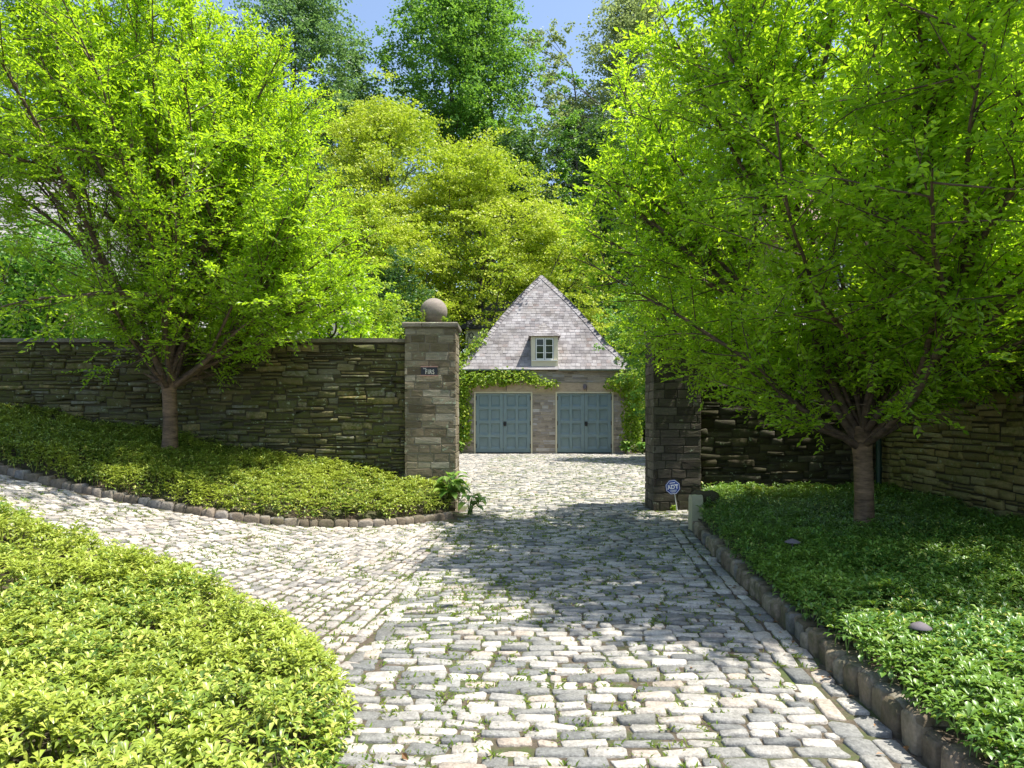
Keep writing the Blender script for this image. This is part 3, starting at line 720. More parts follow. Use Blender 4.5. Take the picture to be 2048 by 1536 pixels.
def wall_back_right():
    t = place('stone_wall', (4.8, WY+.2, .2)); tag(t, 'stone wall, colour darkened for shade, between the right gate pillar and the corner', 'wall')
    mb = MB(); mb.box((3.22, WY+.15, -.2), (6.42, WY+.6, 2.9)); mb.build('mortar_core', M['mortar_shade'], t)
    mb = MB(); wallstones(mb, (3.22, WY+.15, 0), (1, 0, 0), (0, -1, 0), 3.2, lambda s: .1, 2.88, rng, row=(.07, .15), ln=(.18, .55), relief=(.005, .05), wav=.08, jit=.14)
    mb.build('stones', M['rubble_shade'], t)
    mb = MB(); x = 3.22
    while x < 6.4:
        l = min(rng.uniform(.5, 1.), 6.42-x); mb.box((x, WY+.1, 2.902), (x+l-.008, WY+.65, 2.97)); x += l
    mb.build('coping', M['coping'], t)
wall_back_right()
def wall_side_right():
    t = place('stone_wall', (6.6, 6, .1)); tag(t, 'high yellowish mossy stone wall running toward the viewer at far right', 'wall')
    mb = MB(); mb.box((6.45, 2, -.2), (6.95, WY+.75, 2.9)); mb.build('mortar_core', M['mortar_mid'], t)
    mb = MB(); wallstones(mb, (6.45, 2, 0), (0, 1, 0), (-1, 0, 0), WY-1.87, lambda s: .0, 2.88, rng, row=(.08, .17), ln=(.2, .6), relief=(.005, .055), wav=.07, jit=.13, gap=.02)
    mb.build('stones', M['rubble_side'], t)
    mb = MB(); y = 2.
    while y < WY+.6:
        l = rng.uniform(.5, 1.); mb.box((6.38, y, 2.902), (7.0, y+l-.008, 2.97+rng.uniform(0, .02))); y += l
    mb.build('coping', M['coping'], t)
wall_side_right()

# drain pipe in the corner, stone post at the end of the kerb
t = place('downspout', (6.3, 11.7, .2)); tag(t, 'dark green metal downspout in the shaded corner behind the right tree', 'drainpipe')
mb = MB(); mb.tube([(6.3, 11.72, .1), (6.3, 11.72, 2.5)], .045, 10); mb.build('pipe', M['pipe'], t)
for z in (.7, 1.9):
    mb = MB(); mb.tube([(6.3, 11.72, z), (6.3, 11.72, z+.05)], .055, 10); mb.build('bracket', M['pipe'], t)
t = place('stone_post', (2.66, 9.9, 0)); tag(t, 'short pale stone post ending the kerb beside the security sign', 'stone post')
mb = MB(); x0, x1, y0, y1 = 2.545, 2.71, 9.66, 9.86
V = []
for z, k in ((-.05, 0), (.2, .002), (.44, .004), (.49, .012)):
    V += [(x0+k, y0+k, z), (x1-k, y0+k, z+.01), (x1-k, y1-k, z+.005), (x0+k, y1-k, z-.005)]
mb.add(V, [(i*4+j, i*4+(j+1) % 4, i*4+4+(j+1) % 4, i*4+4+j) for i in range(3) for j in range(4)]+[(12, 13, 14, 15)]); mb.build('shaft', M['post'], t)
mb = MB(); stones(mb, np.array([(2.80, 9.88, .47), (2.90, 9.98, .43)]), np.array([(1, .2, 0)]*2, float), np.array([(-.2, 1, 0)]*2, float), np.array([(0, 0, 1.)]*2), np.array([.34, .2]), np.array([.22, .16]), .06, rng, depth=.12, jit=.12)
mb.build('rough_cap', M['rubble_shade'], t)

# ------------------------------------------------------------------ signs
def signs():
    # security sign
    b = unproj(1355, 1026); b = (float(b[0]), min(float(b[1]), GY-.1), float(ground(*b)))
    D = b[1]; top = ((1345-1024)/F*D, D-.02, CAMZ+(HV-974)/F*D)
    t = place('security_sign', b); tag(t, 'small blue octagonal security sign on a leaning white stake by the right pillar', 'sign')
    mb = MB(); mb.tube([b, (top[0]+.02, top[1]+.015, top[2]-.02)], .008, 8); mb.build('stake', M['stake'], t)
    Mx = np.array(Matrix.Translation(top) @ Matrix.Rotation(R(-7), 4, 'Y') @ Matrix.Rotation(R(90), 4, 'X'))
    def octo(mb, r, z0, z1, mi=0):
        a = np.arange(8)*math.pi/4+math.pi/8
        V = np.concatenate([np.stack([r*np.cos(a), r*np.sin(a), 0*a+z], 1) for z in (z0, z1)]); V = V @ Mx[:3, :3].T+Mx[:3, 3]
        mb.add(V, [(i, (i+1) % 8, 8+(i+1) % 8, 8+i) for i in range(8)]); mb.add(V, [list(range(8, 16)), list(range(8))[::-1]])
    mb = MB(); octo(mb, .128, -.004, .003); bd = mb.build('board', M['signblue'], t)
    mb = MB(); a = np.arange(8)*math.pi/4+math.pi/8
    V = np.concatenate([np.stack([r*np.cos(a), r*np.sin(a), 0*a+.0045], 1) for r in (.122, .113)]) @ Mx[:3, :3].T+Mx[:3, 3]
    mb.add(V, [(i, (i+1) % 8, 8+(i+1) % 8, 8+i) for i in range(8)])
    for x0, y0, x1, y1 in ((-.08, .036, .08, .042), (-.08, -.036, -.074, .036), (.074, -.036, .08, .036), (-.046, .064, .046, .078), (-.062, -.053, .062, -.047), (-.056, -.064, .056, -.058), (-.048, -.075, .048, -.069), (-.035, -.087, .035, -.082)):
        mb.box((x0, y0, .0032), (x1, y1, .0048), M=Mx)
    mb.build('border', M['signwhite'], bd)
    mb = MB(); text_mesh(mb, 'ADT', Mx @ np.array(Matrix.Translation((-.002, -.002, .0055))), .088, bold=.003); mb.build('lettering', M['signwhite'], bd)
    # name plate
    c = ((859-1024)/F*GY, GY-.035, CAMZ+(HV-742.5)/F*GY)
    t = place('name_plate', c); tag(t, 'black house name plate with cream lettering on the left gate pillar', 'sign')
    mb = MB(); w_, h_ = .138, .067
    mb.box((c[0]-w_, c[1]-.006, c[2]-h_), (c[0]+w_, c[1]+.012, c[2]+h_)); bd = mb.build('board', M['signblack'], t)
    for s in (-1, 1):
        mb = MB(); mb.box((c[0]-w_-.008, c[1]-.014, c[2]+s*(h_+.008)-.008), (c[0]+w_+.008, c[1]+.013, c[2]+s*(h_+.008)+.008)); mb.build('rail', M['copper'], t)
    Mt = Matrix.Rotation(R(90), 4, 'X')
    mb = MB()
    text_mesh(mb, 'THE', np.array(Matrix.Translation((c[0]-.079, c[1]-.0085, c[2]+.041)) @ Mt), .034, bold=.0003)
    text_mesh(mb, 'FIRS', np.array(Matrix.Translation((c[0]+.01, c[1]-.0085, c[2]-.017)) @ Mt @ Matrix.Diagonal((.72, 1, 1, 1))), .108, bold=.0006, space=1.15)
    mb.build('lettering', M['signcream'], bd)
signs()

# ------------------------------------------------------------------ path lamps and boulders
def path_lamp(u, v, wpx, label):
    off = .42; p = unproj(u, v, off); x, y = map(float, p); z = float(ground(x, y))
    t = place('path_lamp', (x, y, z+.15)); tag(t, label, 'garden lamp', 'path lamps in the right bed')
    r = wpx/2/F*y
    mb = MB(); mb.tube([(x, y, z+.1), (x, y, z+off-.02)], .009, 8); mb.build('stem', M['lampgrey'], t)
    mb = MB(); mb.lathe([(r, 0), (r*1.01, .004), (r*.6, .022), (r*.15, .034), (.001, .036)], (x, y, z+off-.02), 20); mb.lathe([(.001, .002), (r, .0)], (x, y, z+off-.02), 20); mb.build('hat', M['lampgrey'], t)
path_lamp(1585, 1081, 30, 'grey mushroom garden lamp in the shaded ground cover nearer the post')
path_lamp(1840, 1250, 42, 'grey mushroom garden lamp among sunlit ground cover close to the kerb')

def boulder(u, v, wpx, seed, label):
    rg = np.random.default_rng(seed); p = unproj(u, v, .12); x, y = map(float, p); z = float(ground(x, y)); r = wpx/2/F*y
    import bmesh
    bm = bmesh.new(); bmesh.ops.create_icosphere(bm, subdivisions=4, radius=1.)
    nd = rg.normal(0, 1, (7, 3)); nd /= np.linalg.norm(nd, axis=1)[:, None]; off = rg.uniform(.55, .85, 7)
    for vv in bm.verts:
        c = np.array(vv.co)
        for q, o_ in zip(nd, off):
            e = c@q-o_
            if e > 0: c = c-q*e*.85
        c = c*(1+.05*math.sin(c[0]*7+seed)*math.cos(c[1]*6))
        vv.co = (c[0]*r+x, c[1]*r*.8+y, c[2]*r*.75+z+.09)
    V = np.array([vv.co[:] for vv in bm.verts]); f = [[q.index for q in fa.verts] for fa in bm.faces]; bm.free()
    mb = MB(); mb.add(V, f, smooth=True); tag(mb.build('boulder', M['rock']), label, 'rock')
boulder(505, 1218, 85, 4, 'tan boulder showing at the edge of the near island beside the cobbles')
boulder(440, 1302, 80, 6, 'half buried brown rock in a gap inside the near island of ground cover')

# ------------------------------------------------------------------ hostas and fern
def hosta(name, base, n, L, label, seed, az0=0, az1=6.28, mat='hosta_leaf', wd=.6, hgt=.25):
    rg = np.random.default_rng(seed); mb = MB(); base = np.array(base, float)
    for i in range(n):
        az = rg.uniform(az0, az1); rr = rg.uniform(.02, .6)*L; h = hgt*rg.uniform(.3, 1.); l = L*rg.uniform(.6, 1.1)
        q = base+np.array([math.cos(az)*rr, math.sin(az)*rr, h])
        mb.tube([base+rg.normal(0, .02, 3)*[1, 1, 0], base+(q-base)*[.5, .5, .75], q], [.005, .004, .003], 4)
        blade(mb, q, az+rg.normal(0, .25), l, l*wd*rg.uniform(.8, 1.1), rg.uniform(-.1, .5), rg.uniform(.7, 1.7), rg)
    return tag(mb.build(name, M[mat]), label, 'hosta')
hosta('hosta', (-1.0, 11.1, .25), 46, .27, 'pale green hosta with drooping leaves at the foot of the left gate pillar', 5, hgt=.42, wd=.62)
hosta('hosta', (-.68, 10.95, .04), 22, .24, 'small hosta drooping onto the cobbles beside the larger hosta by the left pillar', 15, hgt=.34, wd=.5, az0=-2, az1=1.2)
for i, (x, lb) in enumerate(((-2.35, 'hosta clump at the foot of the garage left of the doors'), (4.9, 'hosta clump with round leaves at the foot of the garage right of the doors'))):
    hosta('hosta', (x, 29.45, .03), 70, .26, lb, 20+i, hgt=.55, wd=.75)
hosta('hosta', (5.6, 29.3, .03), 60, .26, 'hosta under the vine at the far right corner of the garage', 24, hgt=.5, wd=.75)
def fern():
    rg = np.random.default_rng(9); b = unproj(1500, 985, .3); base = np.array([b[0], min(b[1], 11.3), .2]); mb = MB()
    for i in range(16):
        az = i*2.4+rg.normal(0, .2); l = rg.uniform(.3, .48); a = rg.uniform(.9, 1.35); p = base.copy(); d = np.array([math.cos(az), math.sin(az), 0]); P = [p.copy()]
        for k in range(14): p = p+(d*math.cos(a)+np.array([0, 0, 1])*math.sin(a))*l/14; a -= .09; P.append(p.copy())
        P = np.array(P); mb.tube(P, np.linspace(.003, .001, 15), 3)
        s = np.array([-d[1], d[0], 0])
        for sg in (-1, 1):
            m = 13; q = P[1:14]; T = np.diff(P, axis=0)[1:14]; T /= np.linalg.norm(T, axis=1)[:, None]
            Lf = .085*np.sin(np.linspace(.35, 2.9, 13))+.01
            leaves(mb, q, s*sg+T*.5, np.tile([0, 0, 1.], (m, 1)), Lf, Lf*.28)
    tag(mb.build('fern', M['groundcover_leaf']), 'feathery green fern against the dark back wall of the right bed', 'fern')
fern()

# ------------------------------------------------------------------ garage
GX = 1.43; GYF = 30.0
prof = np.array([(3.70, 3.98, 29.82), (3.85, 3.85, 29.95), (4.03, 3.67, 30.12), (4.47, 3.27, 30.45), (5.1, 2.72, 30.9), (6.06, 2.08, 31.55), (7.19, 1.22, 32.35), (8.5, .05, 33.25)])
def garage():
    rg = np.random.default_rng(12)
    t = place('garage', (GX, GYF, .05)); tag(t, 'small stone garage with steep slate roof and two blue panelled doors beyond the gateway', 'garage')
    xl, xr = GX-3.75, GX+3.75; zt = 3.68
    dz = 2.67
    doors = [(-1.60, .83), (1.98, 4.39)]
    mb = MB()                                          # core with real door openings
    xs = [xl]+[v for d in doors for v in d]+[xr]
    for i in (0, 2, 4): mb.box((xs[i], GYF+.02, -.2), (xs[i+1], GYF+.5, zt))
    for a, b in doors: mb.box((a, GYF+.02, dz), (b, GYF+.5, zt))
    mb.box((xl, GYF+.5, -.2), (xl+.4, 42, zt)); mb.box((xr-.4, GYF+.5, -.2), (xr, 42, zt)); mb.box((xl+.4, 41.6, -.2), (xr-.4, 42, zt))
    wl = mb.build('wall', M['mortar_pale'], t)
    mb = MB()
    for i in (0, 2, 4):
        wallstones(mb, (xs[i]+(.07 if i else 0), GYF+.02, 0), (1, 0, 0), (0, -1, 0), xs[i+1]-xs[i]-(.07 if i in (0, 4) else .14), lambda s: 0., 2.62, rg, row=(.09, .17), ln=(.2, .6), relief=(.008, .018), wav=0, jit=.05, bulge=.06, gap=.014)
    wallstones(mb, (xl, GYF+.02, 0), (1, 0, 0), (0, -1, 0), xr-xl, lambda s: 3.15, zt, rg, row=(.07, .14), ln=(.25, .8), relief=(.008, .018), wav=0, jit=.05, bulge=.06, gap=.012)
    for x, nx in ((xl, -1), (xr, 1)): wallstones(mb, (x, GYF+.02, 0), (0, 1, 0), (nx, 0, 0), 6, lambda s: 0., zt, rg, row=(.12, .2), ln=(.3, .7), relief=(.008, .018), wav=0, jit=.05, bulge=.06)
    mb.build('facing_stones', M['garage_stone'], wl)
    mb = MB(); mb.box((xl+.01, GYF-.012, 2.71), (xr-.01, GYF+.03, 3.13)); mb.build('lintel', M['lintel'], t)
    # doors
    for a, b in doors:
        mb = MB(); f = .065
        mb.box((a-f, GYF-.02, .0), (a, GYF+.12, dz-.0)); mb.box((b, GYF-.02, .0), (b+f, GYF+.12, dz)); mb.box((a-f, GYF-.022, dz+.001), (b+f, GYF+.12, dz+.055))
        dr = mb.build('garage_door', M['cream'], t)
        mid = .5*(a+b)
        for l0, l1 in ((a+.008, mid-.006), (mid+.006, b-.008)):
            mb = MB(); wl_ = l1-l0; y0 = GYF+.05; z0, z1 = .06, dz-.01
            px = [l0+wl_*.13, l0+wl_*.46, l0+wl_*.54+.02, l0+wl_*.86+.02] if l0 < mid else [l0+wl_*.14-.02, l0+wl_*.46-.02, l0+wl_*.54, l0+wl_*.86]
            hgt = (z1-z0)/4.22; rows = [(z0+.17+k*hgt, z0+.17+k*hgt+hgt*.80) for k in range(4)]
            xb = [l0]+px+[l1]; zb = [z0]+[v for r_ in rows for v in r_]+[z1]
            for i in range(5):
                for j in range(9):
                    if i in (1, 3) and j % 2 == 1:
                        X0, X1, Z0, Z1 = xb[i], xb[i+1], zb[j], zb[j+1]; dp = .095
                        i0, i1, j0, j1 = X0+.022, X1-.022, Z0+.12, Z1-.035
                        V = [(X0, y0, Z0), (X1, y0, Z0), (X1, y0, Z1), (X0, y0, Z1), (i0, y0+dp, j0), (i1, y0+dp, j0), (i1, y0+dp, j1), (i0, y0+dp, j1)]
                        mb.add(V, [(0, 1, 5, 4), (1, 2, 6, 5), (2, 3, 7, 6), (3, 0, 4, 7), (4, 5, 6, 7)])
                    else: mb.add([(xb[i], y0, zb[j]), (xb[i+1], y0, zb[j]), (xb[i+1], y0, zb[j+1]), (xb[i], y0, zb[j+1])], [(0, 1, 2, 3)])
            mb.add([(l0, y0, z0), (l1, y0, z0), (l1, y0+.07, z0), (l0, y0+.07, z0), (l0, y0, z1), (l1, y0, z1), (l1, y0+.07, z1), (l0, y0+.07, z1)], [(0, 3, 2, 1), (4, 5, 6, 7), (1, 2, 6, 5), (3, 0, 4, 7), (2, 3, 7, 6)])
            mb.build('leaf', M['blue'], dr)
        mb = MB(); hx, hz = mid+.075, 1.32
        mb.box((hx-.065, GYF+.025, hz-.02), (hx+.065, GYF+.049, hz+.1)); mb.lathe([(.001, 0), (.05, .01), (.065, .06), (.06, .09), (.001, .1)], (hx, GYF+.03, hz-.1), 12); mb.build('handle', M['black'], dr)
        for hx in (a+.02, b-.02):
            for hz in (.35, 1.35, 2.45):
                mb = MB(); mb.box((hx-.02, GYF+.02, hz-.09), (hx+.02, GYF+.049, hz+.09)); mb.build('hinge', M['black'], dr)
    # roof
    mb = MB(); P = prof
    def row_at(z): return np.interp(z, P[:, 0], P[:, 1]), np.interp(z, P[:, 0], P[:, 2])
    # under-surface
    V = []; n = len(P)
    for z, w_, y in P: V += [(GX-w_, y, z), (GX+w_, y, z), (GX+w_, 42.2, z), (GX-w_, 42.2, z)]
    f = []
    for i in range(n-1):
        a = i*4; b = a+4
        f += [(a, a+1, b+1, b), (a+1, a+2, b+2, b+1), (a+2, a+3, b+3, b+2), (a+3, a, b, b+3)]
    f += [(3, 2, 1, 0)]
    mb.add(V, f); rf = mb.build('roof', M['slate'], t)
    # slates, course by course, on the front slope and both flanks
    mb = MB(); arc = np.concatenate([[0], np.cumsum(np.hypot(np.diff(P[:, 0]), np.diff(P[:, 2])))]); s = 0.
    dorm = lambda x, z: abs(x-GX) < .60 and z < 5.3
    while s < arc[-1]-.1:
        h = .20-.075*s/arc[-1]
        z = np.interp(s, arc, P[:, 0]); y = np.interp(s, arc, P[:, 2]); z2 = np.interp(s+h*1.25, arc, P[:, 0]); y2 = np.interp(s+h*1.25, arc, P[:, 2])
        w_, _ = row_at(z); w2, _ = row_at(min(z2, 8.45)); x = -w_-rg.uniform(0, .15)
        nrm = np.array([0, -(z2-z), (y2-y)]); nrm /= np.linalg.norm(nrm)
        while x < w_:
            l = rg.uniform(.18, .27); a, b = max(x, -w_), min(x+l-.012, w_)
            if b-a > .03 and not dorm(GX+.5*(a+b), z+.1):
                k = w2/max(w_, .01); a2, b2 = (max(a, -w2), min(b, w2))
                if b2-a2 < .01: a2, b2 = .5*(a+b)*k-.005, .5*(a+b)*k+.005
                th = rg.uniform(.012, .02); dd = rg.uniform(-.008, .008)
                lo = np.array([[a, y, z+dd], [b, y, z+dd]]); hi = np.array([[b2, y2, z2], [a2, y2, z2]])
                base4 = np.concatenate([lo, hi])+[GX, 0, 0]
                top4 = base4+nrm*np.array([th, th, .004, .004])[:, None]
                mb.add(np.concatenate([base4+nrm*.001, top4]), [(4, 5, 6, 7), (0, 1, 5, 4), (1, 2, 6, 5), (3, 0, 4, 7)])
            x += l
        for sg in (-1, 1):                              # flanks
            yy = y+rg.uniform(-.1, .1); nn = np.array([sg*(z2-z), 0, (w_-w2)]); nn /= np.linalg.norm(nn)+1e-9
            while yy < 42:
                l = rg.uniform(.22, .36)
                q = np.array([(GX+sg*w_, yy, z), (GX+sg*w_, yy+l-.01, z), (GX+sg*w2, yy+l-.01, z2), (GX+sg*w2, yy, z2)])
                tp = q+nn*np.array([.026, .026, .005, .005])[:, None]
                mb.add(np.concatenate([q, tp]), [(4, 5, 6, 7), (0, 1, 5, 4), (1, 2, 6, 5), (3, 0, 4, 7)]); yy += l
        s += h
    mb.build('slates', M['slate'], rf)
    mb = MB()                                           # hip capping
    for sg in (-1, 1):
        H = resample(np.stack([GX+sg*P[:, 1], P[:, 2], P[:, 0]], 1), .17)
        for p, q in zip(H[:-1], H[1:]):
            d = (q-p); d /= np.linalg.norm(d)
            for side in (0, 1):
                if side == 0: e = np.array([-sg*1., 0, 0]); nn = np.cross(d, e); nn *= np.sign(nn[2]); 
                else: e = np.array([0., 1, 0]); nn = np.cross(d, e); nn *= np.sign(nn[2])
                nn = nn/np.linalg.norm(nn); e = np.cross(nn, d); e = e*np.sign(e@(np.array([-sg, 0, 0]) if side == 0 else np.array([0, 1, 0])))
                lift = .045; b_ = np.array([p, q*1.0+d*.03, q+d*.03+e*.2, p+e*.2])+nn*np.array([lift, lift*.5, lift*.5, lift])[:, None]
                mb.add(np.concatenate([b_-nn*.03, b_]), [(4, 5, 6, 7), (0, 1, 5, 4), (1, 2, 6, 5), (2, 3, 7, 6), (3, 0, 4, 7)])
    mb.build('hip_capping', M['slate'], rf)
    # gutters either side of the dormer
    for a, b in ((GX-3.98, GX-.62), (GX+.62, GX+3.98)):
        mb = MB(); th = np.linspace(math.pi, 2*math.pi, 8); V = []
        for x in (a, b): V += [(x, 29.77+.055*math.cos(q), 3.70+.055*math.sin(q)) for q in th]
        mb.add(V, [(i, i+1, 9+i, 8+i) for i in range(7)], smooth=True); mb.box((a, 29.71, 3.695), (b, 29.72, 3.705)); mb.build('gutter', M['greygreen'], t)
    # dormer
    hw = .585; zb_, zt_ = 3.84, 5.18; yf = GYF-.06
    mb = MB()
    ww, wz0, wz1 = .41, 4.12, 5.08
    mb.box((GX-hw, yf, zb_), (GX-ww, yf+.1, zt_)); mb.box((GX+ww, yf, zb_), (GX+hw, yf+.1, zt_)); mb.box((GX-ww, yf, zb_), (GX+ww, yf+.1, wz0)); mb.box((GX-ww, yf, wz1), (GX+ww, yf+.1, zt_))
    for sx in (GX-hw, GX+hw-.03):
        mb.add([(sx, yf+.1, zb_), (sx+.03, yf+.1, zb_), (sx+.03, 31.2, zt_), (sx, 31.2, zt_), (sx, yf+.1, zt_), (sx+.03, yf+.1, zt_), (sx, 31.2, zb_), (sx+.03, 31.2, zb_)], [(0, 1, 5, 4), (0, 4, 3, 6), (1, 7, 2, 5), (4, 5, 2, 3)])
    dm = mb.build('dormer', M['cream'], t)
    mb = MB()
    for k, (cx_) in enumerate((GX-.2, GX+.2)):
        x0, x1 = cx_-.19, cx_+.19; bw = .045
        mb.box((x0, yf-.015, wz0+.01), (x0+bw, yf+.04, wz1-.01)); mb.box((x1-bw, yf-.015, wz0+.01), (x1, yf+.04, wz1-.01))
        zz = np.linspace(wz0+.01, wz1-.01, 4)
        mb.box((x0+bw, yf-.015, wz0+.01), (x1-bw, yf+.04, wz0+.07)); mb.box((x0+bw, yf-.015, wz1-.055), (x1-bw, yf+.04, wz1-.01))
        for q in zz[1:3]: mb.box((x0+bw, yf-.012, q-.013), (x1-bw, yf+.035, q+.013))
    mb.box((GX-hw+.03, yf-.05, wz0-.045), (GX+hw-.03, yf-.001, wz0)); mb.build('window_frame', M['white'], dm)
    mb = MB(); mb.box((GX-ww, yf+.045, wz0), (GX+ww, yf+.055, wz1)); mb.build('pane', M['glass'], dm)
    mb = MB()                                           # little flared hip roof of the dormer, in slates
    pr_ = [(5.16, .70, yf-.1), (5.29, .57, yf+.08), (5.52, .37, yf+.42), (5.85, .05, yf+.92)]
    for i in range(3):
        z, w_, y = pr_[i]; z2, w2, y2 = pr_[i+1]
        k = 3 if i == 2 else 2
        for r_ in range(k):
            f0, f1 = r_/k, (r_+1.15)/k
            za, wa, ya = z+(z2-z)*f0, w_+(w2-w_)*f0, y+(y2-y)*f0; zc, wc, yc = z+(z2-z)*min(f1, 1), w_+(w2-w_)*min(f1, 1), y+(y2-y)*min(f1, 1)
            x = -wa
            while x < wa-.02:
                l = min(rg.uniform(.15, .24), wa-x); a, b = x, x+l-.006; a2, b2 = np.clip(a, -wc, wc), np.clip(b, -wc, wc)
                mb.add([(GX+a, ya, za), (GX+b, ya, za), (GX+b2, yc, zc), (GX+a2, yc, zc), (GX+a, ya-.015, za+.02), (GX+b, ya-.015, za+.02), (GX+b2, yc, zc+.006), (GX+a2, yc, zc+.006)], [(4, 5, 6, 7), (0, 1, 5, 4), (1, 2, 6, 5), (3, 0, 4, 7)]); x += l
            for sg in (-1, 1):
                mb.add([(GX+sg*wa, ya, za+.01), (GX+sg*wa, 32.6, za+.01), (GX+sg*wc, 32.6, zc), (GX+sg*wc, yc, zc)], [(0, 1, 2, 3)])
    mb.add([(GX-.70, yf-.1, 5.155), (GX+.70, yf-.1, 5.155), (GX+.70, 31.3, 5.155), (GX-.70, 31.3, 5.155)], [(3, 2, 1, 0)])
    mb.build('dormer_roof', M['slate'], dm)
    # lamps over the doors
    for x, u0 in ((-.25, 0), (3.27, 1)):
        mb = MB(); mb.tube([(x, GYF-.012, 2.78), (x, GYF-.06, 2.85), (x, GYF-.12, 3.0)], .014, 6); lp = mb.build('wall_lamp', M['lampgrey'], t)
        mb = MB()
        if u0: mb.box((x-.15, GYF-.16, 2.9), (x-.02, GYF-.03, 3.05)); mb.lathe([(.001, 0), (.06, .01), (.045, .12), (.001, .13)], (x-.09, GYF-.14, 2.82), 10)
        else: mb.lathe([(.001, 0), (.03, .01), (.022, .08), (.001, .09)], (x, GYF-.13, 2.98), 10)
        mb.build('lamp_head', M['lampgrey'], lp)
    # cream wing behind at left
    mb = MB(); mb.box((-2.42, 35.6, 0), (0, 40, 6.25)); wg = mb.build('wing_wall', M['cream'], t)
    mb = MB(); V = [(-2.7, 35.3, 6.2), (1.4, 35.3, 6.2), (1.4, 40.3, 6.2), (-2.7, 40.3, 6.2), (-.9, 36.9, 7.9), (1.4, 36.9, 7.9), (1.4, 38.6, 7.9), (-.9, 38.6, 7.9), (-2.7, 35.3, 6.32), (1.4, 35.3, 6.32), (1.4, 40.3, 6.32), (-2.7, 40.3, 6.32)]
    mb.add(V, [(3, 2, 1, 0), (0, 1, 9, 8), (3, 0, 8, 11), (8, 9, 5, 4), (11, 8, 4, 7), (4, 5, 6, 7), (10, 11, 7, 6)]); mb.build('wing_roof', M['wing_roof'], wg)
    mb = MB(); a = np.linspace(0, 2*math.pi, 20); mb.tube(np.stack([-2.12+.1*np.cos(a), 0*a+35.57, 5.88+.14*np.sin(a)], 1), .02, 6, cap=False); mb.tube([(-2.25, 35.57, 6.0), (-2.32, 35.57, 5.6), (-2.32, 35.57, 3)], .012, 5); mb.build('hose_ring', M['black'], wg)
garage()

# ------------------------------------------------------------------ climbing vines on the garage
def vine(label, blobs, seed, base, dens=330):
    """blobs: (x, z, rx, rz, bulge) on the front plane y = GYF"""
    rg = np.random.default_rng(seed); t = place('climbing_vine', base); tag(t, label, 'vine')
    mb = MB(); st = MB(); prev = None
    for x, z, rx, rz, bu, y0 in blobs:
        n = int(dens*rx*rz*3.14)
        a = rg.uniform(0, 6.3, n); r = np.sqrt(rg.uniform(0, 1, n)); px = x+rx*r*np.cos(a)+rg.normal(0, .05, n); pz = z+rz*r*np.sin(a)+rg.normal(0, .05, n)
        py = y0-.03-bu*np.sqrt(np.clip(1-r*r, 0, 1))*rg.uniform(.2, 1, n)
        aa = rg.uniform(0, 6.3, n); D = np.stack([np.cos(aa)*.8, -rg.uniform(.1, .9, n), np.sin(aa)*.6-.35], 1); N = np.stack([rg.normal(0, .4, n), -np.ones(n)*.7, rg.uniform(.3, 1., n)], 1)
        L = rg.uniform(.08, .17, n); leaves(mb, np.stack([px, py-rg.exponential(.06, n), pz], 1), D, N, L, L*.7)
        c = np.array([x, y0-.06, z])
        if prev is not None: st.tube(np.array([prev, .5*(prev+c)+rg.normal(0, .06, 3), c]), .014, 5)
        prev = c
    mb.build('foliage', M['vine_leaf'], t); st.build('stem', M['twig_bark'], t)
Y0 = GYF
bl = [(-2.15, z, .34, .4, .28, Y0) for z in np.arange(.7, 3.0, .35)]
bl += [(-2.1, 3.2, .55, .45, .35, Y0), (-1.6, 3.3, .5, .38, .35, Y0), (-1.1, 3.3, .5, .4, .32, Y0), (-.6, 3.35, .5, .38, .32, Y0), (-.1, 3.38, .5, .32, .3, Y0), (.4, 3.42, .5, .3, .3, Y0), (.9, 3.3, .35, .22, .2, Y0), (1.3, 3.15, .4, .22, .25, Y0), (1.75, 3.1, .35, .15, .2, Y0)]
bl += [(-2.6, 3.7, .4, .25, .25, Y0-.15), (-2.3, 4.0, .35, .2, .2, Y0+.1), (-2.0, 4.35, .28, .22, .2, Y0+.35), (-1.75, 4.7, .26, .25, .2, Y0+.6), (-1.5, 5.05, .2, .25, .18, Y0+.85), (-1.2, 5.45, .14, .22, .14, Y0+1.1)]
vine('vine with yellow-green leaves over the left door of the garage and up its roof edge', bl, 60, (-2.15, Y0-.1, 0))
bl = [(5.25, z, .42, .4, .35, Y0) for z in np.arange(.6, 2.9, .35)]
bl += [(5.3, 2.9, .6, .45, .5, Y0), (4.8, 3.0, .5, .35, .35, Y0), (4.35, 3.1, .35, .25, .3, Y0), (5.6, 3.4, .6, .4, .5, Y0-.2), (5.0, 3.45, .5, .25, .3, Y0-.2), (5.8, 2.6, .5, .5, .5, Y0-.2)]
vine('bushy vine on the right corner of the garage beside the right door', bl, 61, (5.25, Y0-.1, 0))

